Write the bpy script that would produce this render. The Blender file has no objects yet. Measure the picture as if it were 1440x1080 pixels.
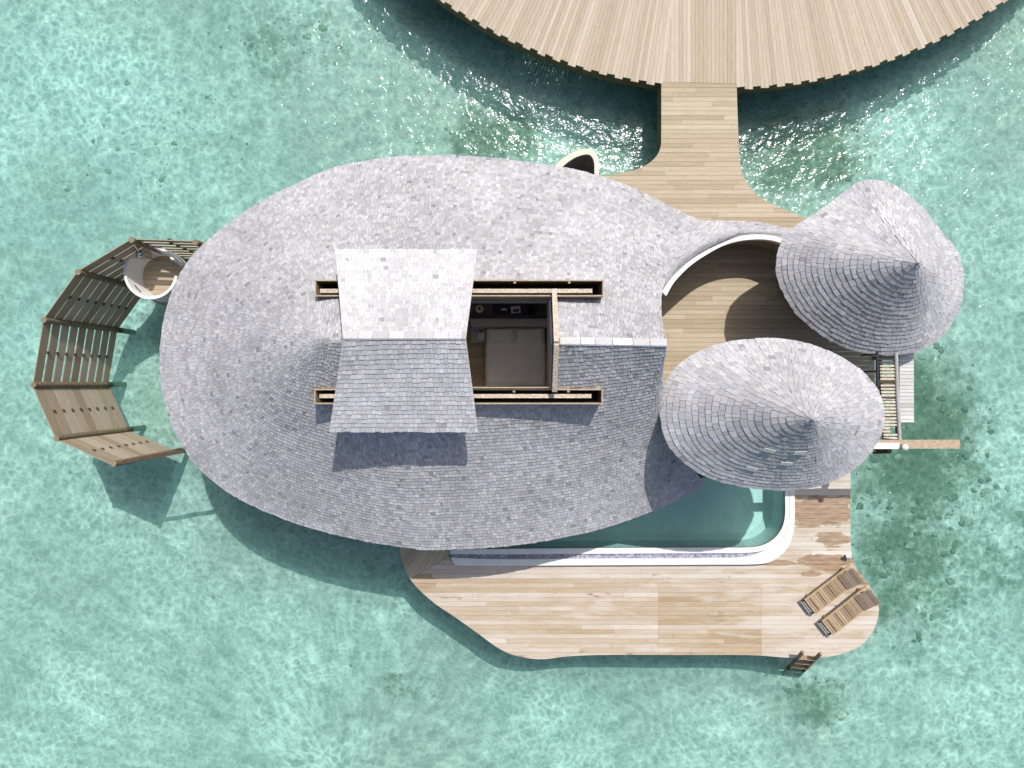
import bpy, bmesh, math, random
from mathutils import Vector, Matrix

random.seed(7)
C = bpy.context.scene.collection
R = random.random
U = random.uniform

# ------------------------------------------------------------------ camera, sky, sun, exposure
CAMZ = 25.4                                    # drone height over the lagoon
F = 1000.0                                     # focal length in photo pixels (photo is 1440 wide)
cam = bpy.data.cameras.new('camera')
cam.sensor_width = 36.0
cam.lens = 36.0 * F / 1440.0
cam.clip_end = 2000.0
co = bpy.data.objects.new('camera', cam)
C.objects.link(co)
co.location = (0, 0, CAMZ)
bpy.context.scene.camera = co

SUN = Vector((0.22, 0.57, 1.0)).normalized()   # towards the sun
w = bpy.data.worlds.new('World')
bpy.context.scene.world = w
w.use_nodes = True
wn = w.node_tree
bg = wn.nodes['Background']
sky = wn.nodes.new('ShaderNodeTexSky')
sky.sky_type = 'NISHITA'
sky.sun_disc = False
sky.dust_density = 3.0
sky.ozone_density = 0.6
sky.sun_elevation = math.asin(SUN.z)
sky.sun_rotation = math.atan2(SUN.x, SUN.y)
wn.links.new(sky.outputs[0], bg.inputs[0])
bg.inputs[1].default_value = 0.12
sl = bpy.data.lights.new('sun', 'SUN')
sl.energy = 3.8
sl.angle = math.radians(0.5)
sl.color = (1.0, 0.975, 0.94)
so = bpy.data.objects.new('sun', sl)
C.objects.link(so)
so.rotation_euler = SUN.to_track_quat('Z', 'Y').to_euler()
vs = bpy.context.scene.view_settings
vs.view_transform = 'Standard'
vs.look = 'None'
vs.gamma = 1
vs.exposure = 0.12
bpy.context.scene.cycles.max_bounces = 12
bpy.context.scene.cycles.diffuse_bounces = 9
bpy.context.scene.cycles.transparent_max_bounces = 12
bpy.context.scene.cycles.caustics_reflective = False
bpy.context.scene.cycles.caustics_refractive = False
bpy.context.scene.cycles.use_denoising = True

DECK = 1.6


def P(px, py, z):
    """world point whose height is z on the sight line through photo pixel px, py"""
    k = (CAMZ - z) / F
    return Vector(((px - 720) * k, (540 - py) * k, z))


# ------------------------------------------------------------------ materials
class Net:
    def __init__(self, name):
        self.m = bpy.data.materials.new(name)
        self.m.use_nodes = True
        self.t = self.m.node_tree
        self.t.nodes.clear()
        self.out = self.t.nodes.new('ShaderNodeOutputMaterial')

    def put(self, sock, v):
        if isinstance(v, bpy.types.NodeSocket):
            self.t.links.new(v, sock)
        elif isinstance(v, (tuple, list)) and len(v) == 3 and sock.type == 'RGBA':
            sock.default_value = (*v, 1)
        else:
            sock.default_value = v

    def n(self, typ, props=None, **ins):
        nd = self.t.nodes.new('ShaderNode' + typ)
        for k, v in (props or {}).items():
            setattr(nd, k, v)
        for k, v in ins.items():
            key = int(k[1:]) if k[0] == 'i' and k[1:].isdigit() else k.replace('_', ' ')
            self.put(nd.inputs[key], v)
        return nd

    def math(self, op, a, b=0.0, c=0.0, clamp=False):
        return self.n('Math', {'operation': op, 'use_clamp': clamp}, i0=a, i1=b, i2=c).outputs[0]

    def mix(self, f, a, b, mode='MIX'):
        nd = self.t.nodes.new('ShaderNodeMix')
        nd.data_type = 'RGBA'
        nd.blend_type = mode
        self.put(nd.inputs[0], f)
        self.put(nd.inputs[6], a)
        self.put(nd.inputs[7], b)
        return nd.outputs[2]

    def ramp(self, f, stops, interp='LINEAR'):
        nd = self.t.nodes.new('ShaderNodeValToRGB')
        r = nd.color_ramp
        r.interpolation = interp
        while len(r.elements) < len(stops):
            r.elements.new(0.5)
        for e, (p, c) in zip(r.elements, stops):
            e.position = p
            e.color = (*c, 1) if not isinstance(c, float) else (c, c, c, 1)
        self.put(nd.inputs[0], f)
        return nd.outputs[0]

    def step(self, v, a, b, lo=0.0, hi=1.0):
        nd = self.t.nodes.new('ShaderNodeMapRange')
        nd.interpolation_type = 'SMOOTHSTEP'
        for i, x in enumerate((v, a, b, lo, hi)):
            self.put(nd.inputs[i], x)
        return nd.outputs[0]

    def pos(self, scale=(1, 1, 1), rot=(0, 0, 0)):
        g = self.n('NewGeometry').outputs['Position']
        return self.n('Mapping', None, Vector=g, Scale=scale, Rotation=rot).outputs[0]

    def noise(self, vec, scale, detail=3.0, rough=0.55, dist=0.0):
        return self.n('TexNoise', None, Vector=vec, Scale=scale, Detail=detail, Roughness=rough, Distortion=dist).outputs[0]

    def island(self):
        return self.n('NewGeometry').outputs['Random Per Island']

    def bsdf(self, col, rough=0.7, bump=None, dist=0.01, strength=0.5, metal=0.0, spec=0.3):
        p = self.n('BsdfPrincipled', None, Base_Color=col, Roughness=rough, Metallic=metal)
        p.inputs['Specular IOR Level'].default_value = spec
        if bump is not None:
            b = self.n('Bump', None, Height=bump, Distance=dist, Strength=strength)
            self.t.links.new(b.outputs[0], p.inputs['Normal'])
        self.t.links.new(p.outputs[0], self.out.inputs[0])
        return self.m


def shingle_mat(name, lo, mid, hi, warm=0.35):
    n = Net(name)
    r = n.island()
    base = n.ramp(r, [(0.0, tuple(c * 0.68 for c in lo)), (0.03, lo), (0.45, mid), (0.86, hi), (1.0, tuple(min(0.8, c * 1.08) for c in hi))])
    h = n.n('TexWhiteNoise', {'noise_dimensions': '1D'}, W=n.math('MULTIPLY', r, 913.7))
    hue = n.ramp(h.outputs[0], [(0.0, (0.97, 0.98, 1.03)), (0.6, (1, 1, 1)), (0.88, (1.02, 1.0, 0.97)), (1.0, (1.06, 0.99, 0.92))])
    c = n.mix(warm * 2, base, hue, 'MULTIPLY')
    big = n.noise(n.pos(), 0.55, 4)
    c = n.mix(1.0, c, n.ramp(big, [(0.3, 0.84), (0.7, 1.1)]), 'MULTIPLY')
    blot = n.noise(n.pos(), 2.6, 5, 0.65)
    c = n.mix(n.step(blot, 0.56, 0.74, 0.0, 0.22), c, (0.30, 0.28, 0.265))
    fine = n.noise(n.pos(), 26.0, 3)
    c = n.mix(1.0, c, n.ramp(fine, [(0.25, 0.8), (0.75, 1.15)]), 'MULTIPLY')
    return n.bsdf(c, 0.82, fine, 0.004, 0.6, spec=0.25)


def plank_mat(name, stops, grain=(1, 14, 1), stain=None, pale=None, runs=None):
    n = Net(name)
    r = n.island()
    key = r
    if runs:                                    # neighbouring boards of one delivery share a tone
        xyz = n.n('SeparateXYZ', None, i0=n.pos())
        row = n.math('FLOOR', n.math('DIVIDE', xyz.outputs[1], runs))
        q = n.n('CombineXYZ', None, X=n.math('MULTIPLY', xyz.outputs[0], 0.13), Y=n.math('MULTIPLY', row, 0.33), Z=0.0).outputs[0]
        tx = n.math('MULTIPLY', n.step(xyz.outputs[0], 4.895, 4.905), n.step(xyz.outputs[0], 8.345, 8.355, 1.0, 0.0))
        tan_ = n.math('MULTIPLY', tx, n.math('LESS_THAN', n.math('MULTIPLY', n.math('ADD', row, 0.5), runs), -6.7))
        r2 = n.math('SUBTRACT', r, n.math('MULTIPLY', tan_, 0.42))
        key = n.math('ADD', n.math('MULTIPLY', r2, 0.5), n.step(n.noise(q, 1.0, 3, 0.6), 0.3, 0.7, 0.0, 0.55), clamp=True)
    c = n.ramp(key, stops)
    rr = n.math('MULTIPLY', n.n('TexWhiteNoise', {'noise_dimensions': '1D'}, W=n.math('MULTIPLY', r, 517.3)).outputs[0], 1.0)
    off = n.n('Combine' + 'XYZ', None, X=n.math('MULTIPLY', r, 37.0), Y=0.0, Z=n.math('MULTIPLY', r, 91.0)).outputs[0]
    v = n.n('VectorMath', {'operation': 'ADD'}, i0=n.pos(grain), i1=off).outputs[0]
    g1 = n.noise(v, 2.2, 5, 0.62)
    g2 = n.noise(v, 11.0, 3, 0.6)
    c = n.mix(1.0, c, n.ramp(g1, [(0.25, 0.84), (0.75, 1.12)]), 'MULTIPLY')
    c = n.mix(1.0, c, n.ramp(g2, [(0.25, 0.88), (0.75, 1.1)]), 'MULTIPLY')
    # knots
    kn = n.n('TexVoronoi', None, Vector=n.n('VectorMath', {'operation': 'ADD'}, i0=n.pos((1.6, 3.0, 1) if grain[1] > grain[0] else (3.0, 1.6, 1)), i1=off).outputs[0], Scale=1.0)
    c = n.mix(n.step(kn.outputs['Distance'], 0.02, 0.075, 0.55, 0.0), c, (0.22, 0.14, 0.08))
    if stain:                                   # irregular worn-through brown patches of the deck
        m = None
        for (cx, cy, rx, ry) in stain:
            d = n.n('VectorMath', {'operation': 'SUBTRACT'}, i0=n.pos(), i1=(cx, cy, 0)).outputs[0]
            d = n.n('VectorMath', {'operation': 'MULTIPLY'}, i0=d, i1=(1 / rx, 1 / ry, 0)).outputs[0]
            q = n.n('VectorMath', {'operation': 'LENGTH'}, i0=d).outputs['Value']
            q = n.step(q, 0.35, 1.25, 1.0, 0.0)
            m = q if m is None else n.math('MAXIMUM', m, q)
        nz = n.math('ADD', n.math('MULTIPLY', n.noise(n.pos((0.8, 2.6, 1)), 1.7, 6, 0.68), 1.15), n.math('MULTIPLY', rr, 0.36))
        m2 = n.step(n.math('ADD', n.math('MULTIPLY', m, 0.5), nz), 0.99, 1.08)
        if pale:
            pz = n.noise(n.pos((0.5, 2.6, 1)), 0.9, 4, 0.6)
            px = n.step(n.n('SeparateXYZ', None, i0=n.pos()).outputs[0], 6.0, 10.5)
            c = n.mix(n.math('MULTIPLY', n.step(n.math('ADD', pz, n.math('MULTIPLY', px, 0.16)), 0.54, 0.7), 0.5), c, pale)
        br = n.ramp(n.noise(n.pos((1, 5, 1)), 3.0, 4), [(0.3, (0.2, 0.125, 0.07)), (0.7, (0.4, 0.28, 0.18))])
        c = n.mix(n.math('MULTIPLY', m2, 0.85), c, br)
    return n.bsdf(c, 0.75, g2, 0.003, 0.5, spec=0.25)


def plain_mat(name, col, rough=0.7, var=0.15, scale=6.0, metal=0.0, spec=0.3, stretch=(1, 1, 1), tide=False):
    n = Net(name)
    z = n.noise(n.pos(stretch), scale, 4)
    c = n.mix(1.0, col, n.ramp(z, [(0.25, 1.0 - var), (0.75, 1.0 + var)]), 'MULTIPLY')
    if tide:                                    # algae grown up to the tide line
        hz = n.math('ADD', n.n('SeparateXYZ', None, i0=n.pos()).outputs[2], n.math('MULTIPLY', z, 0.5))
        c = n.mix(n.step(hz, 0.45, 0.8, 0.9, 0.0), c, (0.045, 0.06, 0.03))
    return n.bsdf(c, rough, z, 0.004, 0.3, metal, spec)


M = {}
M['shingle'] = shingle_mat('weathered_shingle', (0.345, 0.335, 0.345), (0.41, 0.40, 0.41), (0.475, 0.465, 0.475))
M['shingle_pale'] = shingle_mat('pale_shingle', (0.46, 0.448, 0.452), (0.515, 0.503, 0.507), (0.57, 0.557, 0.56))
M['shingle_cone'] = shingle_mat('cone_shingle', (0.385, 0.376, 0.388), (0.44, 0.43, 0.442), (0.495, 0.485, 0.497))
M['new_shingle'] = plain_mat('new_shingle', (0.64, 0.62, 0.58), 0.8, 0.1, 12)
M['ledge_board'] = plank_mat('ledge_boards', [(0, (0.42, 0.39, 0.35)), (0.15, (0.52, 0.50, 0.48)), (1, (0.62, 0.60, 0.58))])
M['board_dark'] = plain_mat('roof_underlay', (0.16, 0.12, 0.09), 0.85)
M['ceiling'] = plain_mat('limewashed_boards', (0.70, 0.65, 0.58), 0.8, 0.1, 4, stretch=(1, 8, 1))
M['soffit'] = plain_mat('soffit_boards', (0.30, 0.22, 0.15), 0.8, 0.2, 4, stretch=(1, 8, 1))
T0 = P(0, 0, DECK)
M['walk_wood'] = plank_mat('walkway_planks', [(0, (0.365, 0.295, 0.20)), (0.5, (0.43, 0.35, 0.245)), (1, (0.49, 0.41, 0.30))])
M['fan_wood'] = plank_mat('boardwalk_planks', [(0, (0.39, 0.315, 0.225)), (0.5, (0.44, 0.365, 0.27)), (0.88, (0.47, 0.395, 0.30)), (1, (0.51, 0.445, 0.36))], (14, 1, 1))


def D(px, py, rx, ry):
    p = P(px, py, DECK)
    return (p.x, p.y, rx * 0.0238, ry * 0.0238)


M['terrace_wood'] = plank_mat(
    'terrace_planks',
    [(0, (0.34, 0.25, 0.15)), (0.22, (0.42, 0.32, 0.21)), (0.5, (0.47, 0.385, 0.29)), (0.75, (0.53, 0.46, 0.38)), (1, (0.61, 0.56, 0.50))],
    runs=0.155,
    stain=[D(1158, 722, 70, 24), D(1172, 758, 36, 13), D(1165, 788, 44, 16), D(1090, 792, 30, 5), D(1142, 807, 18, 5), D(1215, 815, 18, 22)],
    pale=(0.60, 0.56, 0.505))
M['fascia'] = plain_mat('fascia_timber', (0.15, 0.115, 0.06), 0.85, 0.3, 5, stretch=(1, 1, 6))
M['pile'] = plain_mat('weathered_pile', (0.20, 0.155, 0.10), 0.85, 0.3, 6, tide=True)
M['timber'] = plain_mat('raw_timber', (0.40, 0.31, 0.215), 0.7, 0.45, 9, stretch=(1, 6, 6))
M['pale_timber'] = plain_mat('pale_timber', (0.56, 0.47, 0.37), 0.7, 0.3, 9)
M['timber_rough'] = plain_mat('peeling_timber', (0.50, 0.42, 0.33), 0.75, 0.55, 14, stretch=(1, 3, 3))
M['dark_wood'] = plain_mat('dark_brown_wood', (0.075, 0.052, 0.033), 0.8, 0.3, 6)
M['white'] = plain_mat('white_render', (0.73, 0.72, 0.70), 0.6, 0.09, 2.2)
M['cream'] = plain_mat('cream_render', (0.66, 0.575, 0.48), 0.7, 0.1, 5)
M['greyplaster'] = plain_mat('grey_plaster', (0.30, 0.275, 0.265), 0.8, 0.15, 3)
M['fence_wood'] = plank_mat('fence_slats', [(0, (0.32, 0.245, 0.165)), (0.5, (0.41, 0.33, 0.24)), (1, (0.49, 0.415, 0.325))], (1, 1, 9))
M['fence_post'] = plain_mat('mossy_log', (0.21, 0.165, 0.105), 0.9, 0.45, 9, tide=True)
M['bed_linen'] = plain_mat('white_linen', (0.82, 0.79, 0.78), 0.9, 0.06, 5)
M['linen_grey'] = plain_mat('grey_upholstery', (0.42, 0.39, 0.40), 0.9, 0.08, 8)
M['room_floor'] = plank_mat('bedroom_floor', [(0, (0.48, 0.36, 0.235)), (1, (0.56, 0.43, 0.295))])
M['desk'] = plain_mat('charcoal_desk', (0.10, 0.095, 0.10), 0.6, 0.2, 5)
M['lounger'] = plank_mat('teak_slats', [(0, (0.25, 0.175, 0.105)), (0.6, (0.34, 0.24, 0.15)), (1, (0.42, 0.31, 0.20))], (3, 3, 3))
M['lounger_frame'] = plain_mat('teak_frame', (0.42, 0.31, 0.19), 0.7, 0.2, 9)
M['lounger_back'] = plank_mat('grey_teak', [(0, (0.19, 0.145, 0.105)), (0.6, (0.25, 0.19, 0.14)), (1, (0.31, 0.24, 0.18))], (3, 3, 3))
M['black'] = plain_mat('black_metal', (0.03, 0.03, 0.035), 0.5, 0.2, 8)
M['steel'] = plain_mat('steel', (0.62, 0.63, 0.64), 0.25, 0.05, 8, metal=1.0)
M['grey_rail'] = plain_mat('grey_rail', (0.36, 0.35, 0.35), 0.6, 0.15, 8)
M['paper'] = plain_mat('printed_paper', (0.62, 0.64, 0.66), 0.6, 0.3, 30)
M['blue_paper'] = plain_mat('blue_cover', (0.16, 0.24, 0.40), 0.6, 0.3, 30)
M['green_paper'] = plain_mat('green_cover', (0.36, 0.45, 0.26), 0.6, 0.3, 30)
M['lampshade'] = plain_mat('cream_shade', (0.74, 0.66, 0.45), 0.8, 0.06, 6)
M['leaf'] = plain_mat('dark_leaf', (0.035, 0.06, 0.03), 0.6, 0.4, 20)

# pool tiles
n = Net('pool_tiles')
br = n.n('TexBrick', None, Vector=n.pos((9, 9, 9)), Color1=(0.60, 0.78, 0.73), Color2=(0.66, 0.83, 0.78), Mortar=(0.60, 0.72, 0.68), Scale=1.0)
br.inputs['Mortar Size'].default_value = 0.04
n.bsdf(br.outputs[0], 0.4)
M['pool_tile'] = n.m
n = Net('gutter_mosaic')
vo = n.n('TexVoronoi', None, Vector=n.pos(), Scale=22.0)
n.bsdf(n.ramp(n.n('SeparateColor', None, i0=vo.outputs['Color']).outputs[0], [(0, (0.15, 0.15, 0.2)), (0.5, (0.26, 0.26, 0.33)), (1, (0.45, 0.45, 0.52))]), 0.5)
M['mosaic'] = n.m


def water_mat(name, tint, wave, pat, glint_rough=0.16, ripple=True, milk=0.08):
    n = Net(name)
    v = n.pos()
    # surface slope
    if ripple:
        warp = n.noise(v, 0.35, 2)
        a = n.n('TexNoise', None, Vector=n.pos((1.0, 1.25, 1), (0, 0, 0.35)), Scale=1.35, Detail=3.0, Roughness=0.5, Distortion=0.5).outputs[0]
        b = n.n('TexNoise', None, Vector=n.pos((1.0, 1.3, 1), (0, 0, -0.3)), Scale=4.2, Detail=2.5, Roughness=0.55, Distortion=0.4).outputs[0]
        hgt = n.math('ADD', n.math('MULTIPLY', a, 1.0), n.math('MULTIPLY', b, 0.36))
    else:
        hgt = n.noise(v, 3.0, 2)
    bump = n.n('Bump', None, Height=hgt, Distance=wave, Strength=1.0)
    # caustic sunlight painted into the transparent colour: the sheet passes more in the net of lines, less in the cells
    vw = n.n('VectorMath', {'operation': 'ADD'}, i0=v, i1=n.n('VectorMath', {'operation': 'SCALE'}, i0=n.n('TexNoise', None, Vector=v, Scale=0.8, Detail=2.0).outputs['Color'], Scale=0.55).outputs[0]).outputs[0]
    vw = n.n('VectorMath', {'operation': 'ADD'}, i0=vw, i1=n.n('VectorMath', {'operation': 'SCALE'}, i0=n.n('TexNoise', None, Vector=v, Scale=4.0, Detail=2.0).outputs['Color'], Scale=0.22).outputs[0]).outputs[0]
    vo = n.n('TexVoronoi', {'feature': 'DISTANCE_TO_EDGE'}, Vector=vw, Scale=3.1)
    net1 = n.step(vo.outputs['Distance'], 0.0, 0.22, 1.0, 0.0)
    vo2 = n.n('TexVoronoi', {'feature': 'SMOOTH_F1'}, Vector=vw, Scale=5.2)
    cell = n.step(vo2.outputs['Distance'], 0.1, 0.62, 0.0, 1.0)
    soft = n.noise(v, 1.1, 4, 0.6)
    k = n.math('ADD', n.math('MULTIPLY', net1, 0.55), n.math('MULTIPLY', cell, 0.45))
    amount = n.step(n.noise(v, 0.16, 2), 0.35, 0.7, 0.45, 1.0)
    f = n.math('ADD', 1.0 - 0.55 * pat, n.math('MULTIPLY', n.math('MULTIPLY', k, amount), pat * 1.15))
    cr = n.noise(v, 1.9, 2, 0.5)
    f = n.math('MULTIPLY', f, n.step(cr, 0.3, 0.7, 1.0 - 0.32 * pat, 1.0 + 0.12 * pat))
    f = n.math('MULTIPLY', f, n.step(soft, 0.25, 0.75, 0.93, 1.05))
    if ripple:
        lum = n.noise(v, 0.075, 3)
        edge = n.step(n.n('SeparateXYZ', None, i0=v).outputs[0], -6.0, -19.0, 0.0, 0.3)
        tint = n.mix(n.math('ADD', n.step(lum, 0.35, 0.65, 0.0, 0.6), edge, clamp=True), tint, (tint[0] * 0.93, tint[1] * 1.01, tint[2] * 1.045))
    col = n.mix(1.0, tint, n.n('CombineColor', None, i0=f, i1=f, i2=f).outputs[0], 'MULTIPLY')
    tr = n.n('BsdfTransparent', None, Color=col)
    gl = n.n('BsdfGlossy', None, Color=(1, 1, 1), Roughness=glint_rough, Normal=bump.outputs[0])
    fr = n.n('Fresnel', None, IOR=1.33, Normal=bump.outputs[0])
    tl = n.n('BsdfTranslucent', None, Color=(0.45, 0.86, 0.80))
    df = n.n('BsdfDiffuse', None, Color=(0.16, 0.50, 0.46))
    haze = n.n('MixShader', None, i0=0.22, i1=tl.outputs[0], i2=df.outputs[0])
    body = n.n('MixShader', None, i0=milk, i1=tr.outputs[0], i2=haze.outputs[0])
    ms = n.n('MixShader', None, i0=fr.outputs[0], i1=body.outputs[0], i2=gl.outputs[0])
    n.t.links.new(ms.outputs[0], n.out.inputs[0])
    return n.m


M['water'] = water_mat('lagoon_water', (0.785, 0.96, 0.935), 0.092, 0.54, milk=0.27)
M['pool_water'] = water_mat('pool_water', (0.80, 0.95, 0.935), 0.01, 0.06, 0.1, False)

# seabed: pale sand with darker weed and coral rubble
n = Net('sandy_seabed')
v = n.pos()
big = n.noise(v, 0.22, 5, 0.6)
mid = n.noise(v, 1.3, 5, 0.62)
fine = n.noise(v, 5.0, 4, 0.6)
c = n.ramp(mid, [(0.3, (0.68, 0.655, 0.585)), (0.5, (0.76, 0.73, 0.65)), (0.72, (0.82, 0.79, 0.71))])
c = n.mix(1.0, c, n.ramp(fine, [(0.3, 0.82), (0.7, 1.12)]), 'MULTIPLY')
m = None
for (px, py, rx, ry, s) in [(1290, 620, 130, 170, 1.0), (1270, 800, 90, 130, 0.9), (1150, 990, 80, 60, 0.7), (1380, 760, 120, 160, 0.6),
                            (1130, 210, 130, 80, 0.9), (700, 190, 90, 60, 0.95), (400, 55, 150, 80, 0.62), (240, 190, 110, 90, 0.35),
                            (570, 960, 60, 40, 0.6), (860, 190, 80, 60, 0.6), (1300, 880, 130, 80, 0.35), (640, 30, 150, 60, 0.6), (1230, 330, 90, 90, 0.6)]:
    p = P(px, py, -0.9)
    d = n.n('VectorMath', {'operation': 'SUBTRACT'}, i0=v, i1=(p.x, p.y, 0)).outputs[0]
    d = n.n('VectorMath', {'operation': 'MULTIPLY'}, i0=d, i1=(1 / (rx * 0.0263), 1 / (ry * 0.0263), 0)).outputs[0]
    q = n.step(n.n('VectorMath', {'operation': 'LENGTH'}, i0=d).outputs['Value'], 0.2, 1.3, s, 0.0)
    m = q if m is None else n.math('MAXIMUM', m, q)
wn1 = n.math('ADD', n.math('MULTIPLY', n.noise(v, 0.75, 7, 0.72), 0.72), n.math('MULTIPLY', n.noise(v, 3.2, 5, 0.7), 0.28))
wm = n.step(n.math('ADD', n.math('MULTIPLY', m, 0.34), wn1), 0.60, 0.82)
c = n.mix(n.math('MULTIPLY', wm, 0.88), c, n.ramp(fine, [(0.3, (0.09, 0.125, 0.065)), (0.7, (0.25, 0.28, 0.17))]))
c = n.mix(n.step(n.noise(v, 2.2, 3, 0.5), 0.70, 0.76, 0.0, 0.6), c, (0.12, 0.14, 0.09))
n.bsdf(c, 0.95, n.math('ADD', mid, n.math('MULTIPLY', fine, 0.35)), 0.22, 0.6, spec=0.1)
M['seabed'] = n.m


# ------------------------------------------------------------------ mesh helpers
def tag(o, label=None, cat=None, group=None, kind=None):
    if label: o['label'] = label
    if cat: o['category'] = cat
    if group: o['group'] = group
    if kind: o['kind'] = kind
    return o


def empty(name, loc, label, cat, group=None, rz=0.0):
    o = bpy.data.objects.new(name, None)
    o.empty_display_size = 0.3
    C.objects.link(o)
    o.location = loc
    o.rotation_euler = (0, 0, rz)
    return tag(o, label, cat, group)


class MB:
    def __init__(self):
        self.v = []
        self.f = []
        self.s = set()

    def add(self, vs, fs, smooth=False):
        b = len(self.v)
        self.v += [Vector(x) for x in vs]
        for f in fs:
            if smooth: self.s.add(len(self.f))
            self.f.append([b + i for i in f])
        return self

    def box(self, c, s, rz=0.0, m=None):
        x, y, z = s[0] / 2, s[1] / 2, s[2] / 2
        vs = [Vector((i, j, k)) for k in (-z, z) for j in (-y, y) for i in (-x, x)]
        rm = m or Matrix.Rotation(rz, 3, 'Z')
        vs = [rm @ q + Vector(c) for q in vs]
        return self.add(vs, [(0, 2, 3, 1), (4, 5, 7, 6), (0, 1, 5, 4), (2, 6, 7, 3), (0, 4, 6, 2), (1, 3, 7, 5)])

    def rbox(self, c, s, r=0.03, rz=0.0, seg=2):
        """box with rounded edges"""
        bm = bmesh.new()
        bmesh.ops.create_cube(bm, size=1.0)
        for q in bm.verts:
            q.co = Vector((q.co.x * s[0], q.co.y * s[1], q.co.z * s[2]))
        bmesh.ops.bevel(bm, geom=bm.edges[:], offset=r, segments=seg, profile=0.6, affect='EDGES')
        rm = Matrix.Rotation(rz, 3, 'Z')
        bm.verts.index_update()
        self.add([rm @ q.co + Vector(c) for q in bm.verts], [[q.index for q in f.verts] for f in bm.faces], True)
        bm.free()
        return self

    def beam(self, a, b, wid, hei, up=(0, 0, 1)):
        a, b = Vector(a), Vector(b)
        d = b - a
        x = d.normalized()
        u = Vector(up)
        y = u.cross(x)
        if y.length < 1e-5: y = Vector((0, 1, 0)).cross(x)
        y.normalize()
        z = x.cross(y)
        m = Matrix((x, y, z)).transposed()
        return self.box((a + b) / 2, (d.length, wid, hei), m=m)

    def tube(self, pts, r, n=10, cap=True, closed=False):
        pts = [Vector(p) for p in pts]
        rs = r if isinstance(r, (list, tuple)) else [r] * len(pts)
        rings = []
        N = len(pts)
        for i, p in enumerate(pts):
            if closed: t = pts[(i + 1) % N] - pts[i - 1]
            else: t = pts[min(i + 1, N - 1)] - pts[max(i - 1, 0)]
            t.normalize()
            a = t.cross(Vector((0, 0, 1)))
            if a.length < 1e-4: a = Vector((1, 0, 0))
            a.normalize()
            b = t.cross(a)
            rings.append([p + (a * math.cos(q) + b * math.sin(q)) * rs[i] for q in (2 * math.pi * k / n for k in range(n))])
        vs = [q for ring in rings for q in ring]
        fs = []
        for i in range(N if closed else N - 1):
            for k in range(n):
                j = (i + 1) % N
                fs.append((i * n + k, i * n + (k + 1) % n, j * n + (k + 1) % n, j * n + k))
        self.add(vs, fs, True)
        if cap and not closed:
            self.add(rings[0], [tuple(range(n))])
            self.add(rings[-1], [tuple(range(n))[::-1]])
        return self

    def prism(self, poly, z0, z1):
        n = len(poly)
        vs = [(p[0], p[1], z0) for p in poly] + [(p[0], p[1], z1) for p in poly]
        fs = [tuple(range(n))[::-1], tuple(range(n, 2 * n))]
        fs += [(i, (i + 1) % n, n + (i + 1) % n, n + i) for i in range(n)]
        return self.add(vs, fs)

    def ribbon(self, A, B, drop):
        """solid band between two matching 3D polylines, dropping straight down by drop"""
        n = len(A)
        dz = Vector((0, 0, -drop))
        vs = list(A) + list(B) + [a + dz for a in A] + [b + dz for b in B]
        fs = []
        for i in range(n - 1):
            fs += [(i, i + 1, n + i + 1, n + i), (2 * n + i, 3 * n + i, 3 * n + i + 1, 2 * n + i + 1),
                   (i, 2 * n + i, 2 * n + i + 1, i + 1), (n + i, n + i + 1, 3 * n + i + 1, 3 * n + i)]
        fs += [(0, n, 3 * n, 2 * n), (n - 1, 3 * n - 1, 4 * n - 1, 2 * n - 1)]
        return self.add(vs, fs)

    def lathe(self, c, prof, n=24, sx=1.0, sy=1.0):
        vs, fs = [], []
        for (r, z) in prof:
            for k in range(n):
                a = 2 * math.pi * k / n
                vs.append((c[0] + r * sx * math.cos(a), c[1] + r * sy * math.sin(a), c[2] + z))
        for i in range(len(prof) - 1):
            for k in range(n):
                fs.append((i * n + k, i * n + (k + 1) % n, (i + 1) * n + (k + 1) % n, (i + 1) * n + k))
        return self.add(vs, fs, True)

    def build(self, name, mat, parent=None, fix=True):
        me = bpy.data.meshes.new(name)
        off = Vector((0, 0, 0))
        q = parent
        while q is not None:
            off += q.location
            q = q.parent
        if parent is not None and 'local' in (parent.keys() if parent.parent is None else parent.parent.keys()):
            off = Vector((0, 0, 0))
        me.from_pydata([tuple(x - off) for x in self.v], [], self.f)
        if fix:
            bm = bmesh.new()
            bm.from_mesh(me)
            bmesh.ops.recalc_face_normals(bm, faces=bm.faces)
            bm.to_mesh(me)
            bm.free()
        for i in self.s:
            me.polygons[i].use_smooth = True
        me.materials.append(M[mat])
        o = bpy.data.objects.new(name, me)
        C.objects.link(o)
        o.parent = parent
        return o


def spline(pts, n, closed=False):
    """Catmull-Rom through 3D points, resampled evenly to n points"""
    pts = [Vector(p) for p in pts]
    N = len(pts)
    dense = []
    segs = N if closed else N - 1
    for i in range(segs):
        p0 = pts[(i - 1) % N] if closed or i > 0 else pts[0]
        p1, p2 = pts[i], pts[(i + 1) % N]
        p3 = pts[(i + 2) % N] if closed or i + 2 < N else pts[-1]
        for k in range(16):
            t = k / 16
            dense.append(0.5 * ((2 * p1) + (p2 - p0) * t + (2 * p0 - 5 * p1 + 4 * p2 - p3) * t * t + (3 * p1 - p0 - 3 * p2 + p3) * t ** 3))
    dense.append(pts[0] if closed else pts[-1])
    L = [0.0]
    for a, b in zip(dense, dense[1:]): L.append(L[-1] + (b - a).length)
    out, j = [], 0
    m = n if closed else n - 1
    for i in range(n):
        d = L[-1] * i / m
        while j < len(L) - 2 and L[j + 1] < d: j += 1
        t = (d - L[j]) / max(1e-9, L[j + 1] - L[j])
        out.append(dense[j].lerp(dense[j + 1], t))
    return out


def px_curve(pts, z, n, closed=False):
    return spline([P(x, y, z) for x, y in pts], n, closed)


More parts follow.
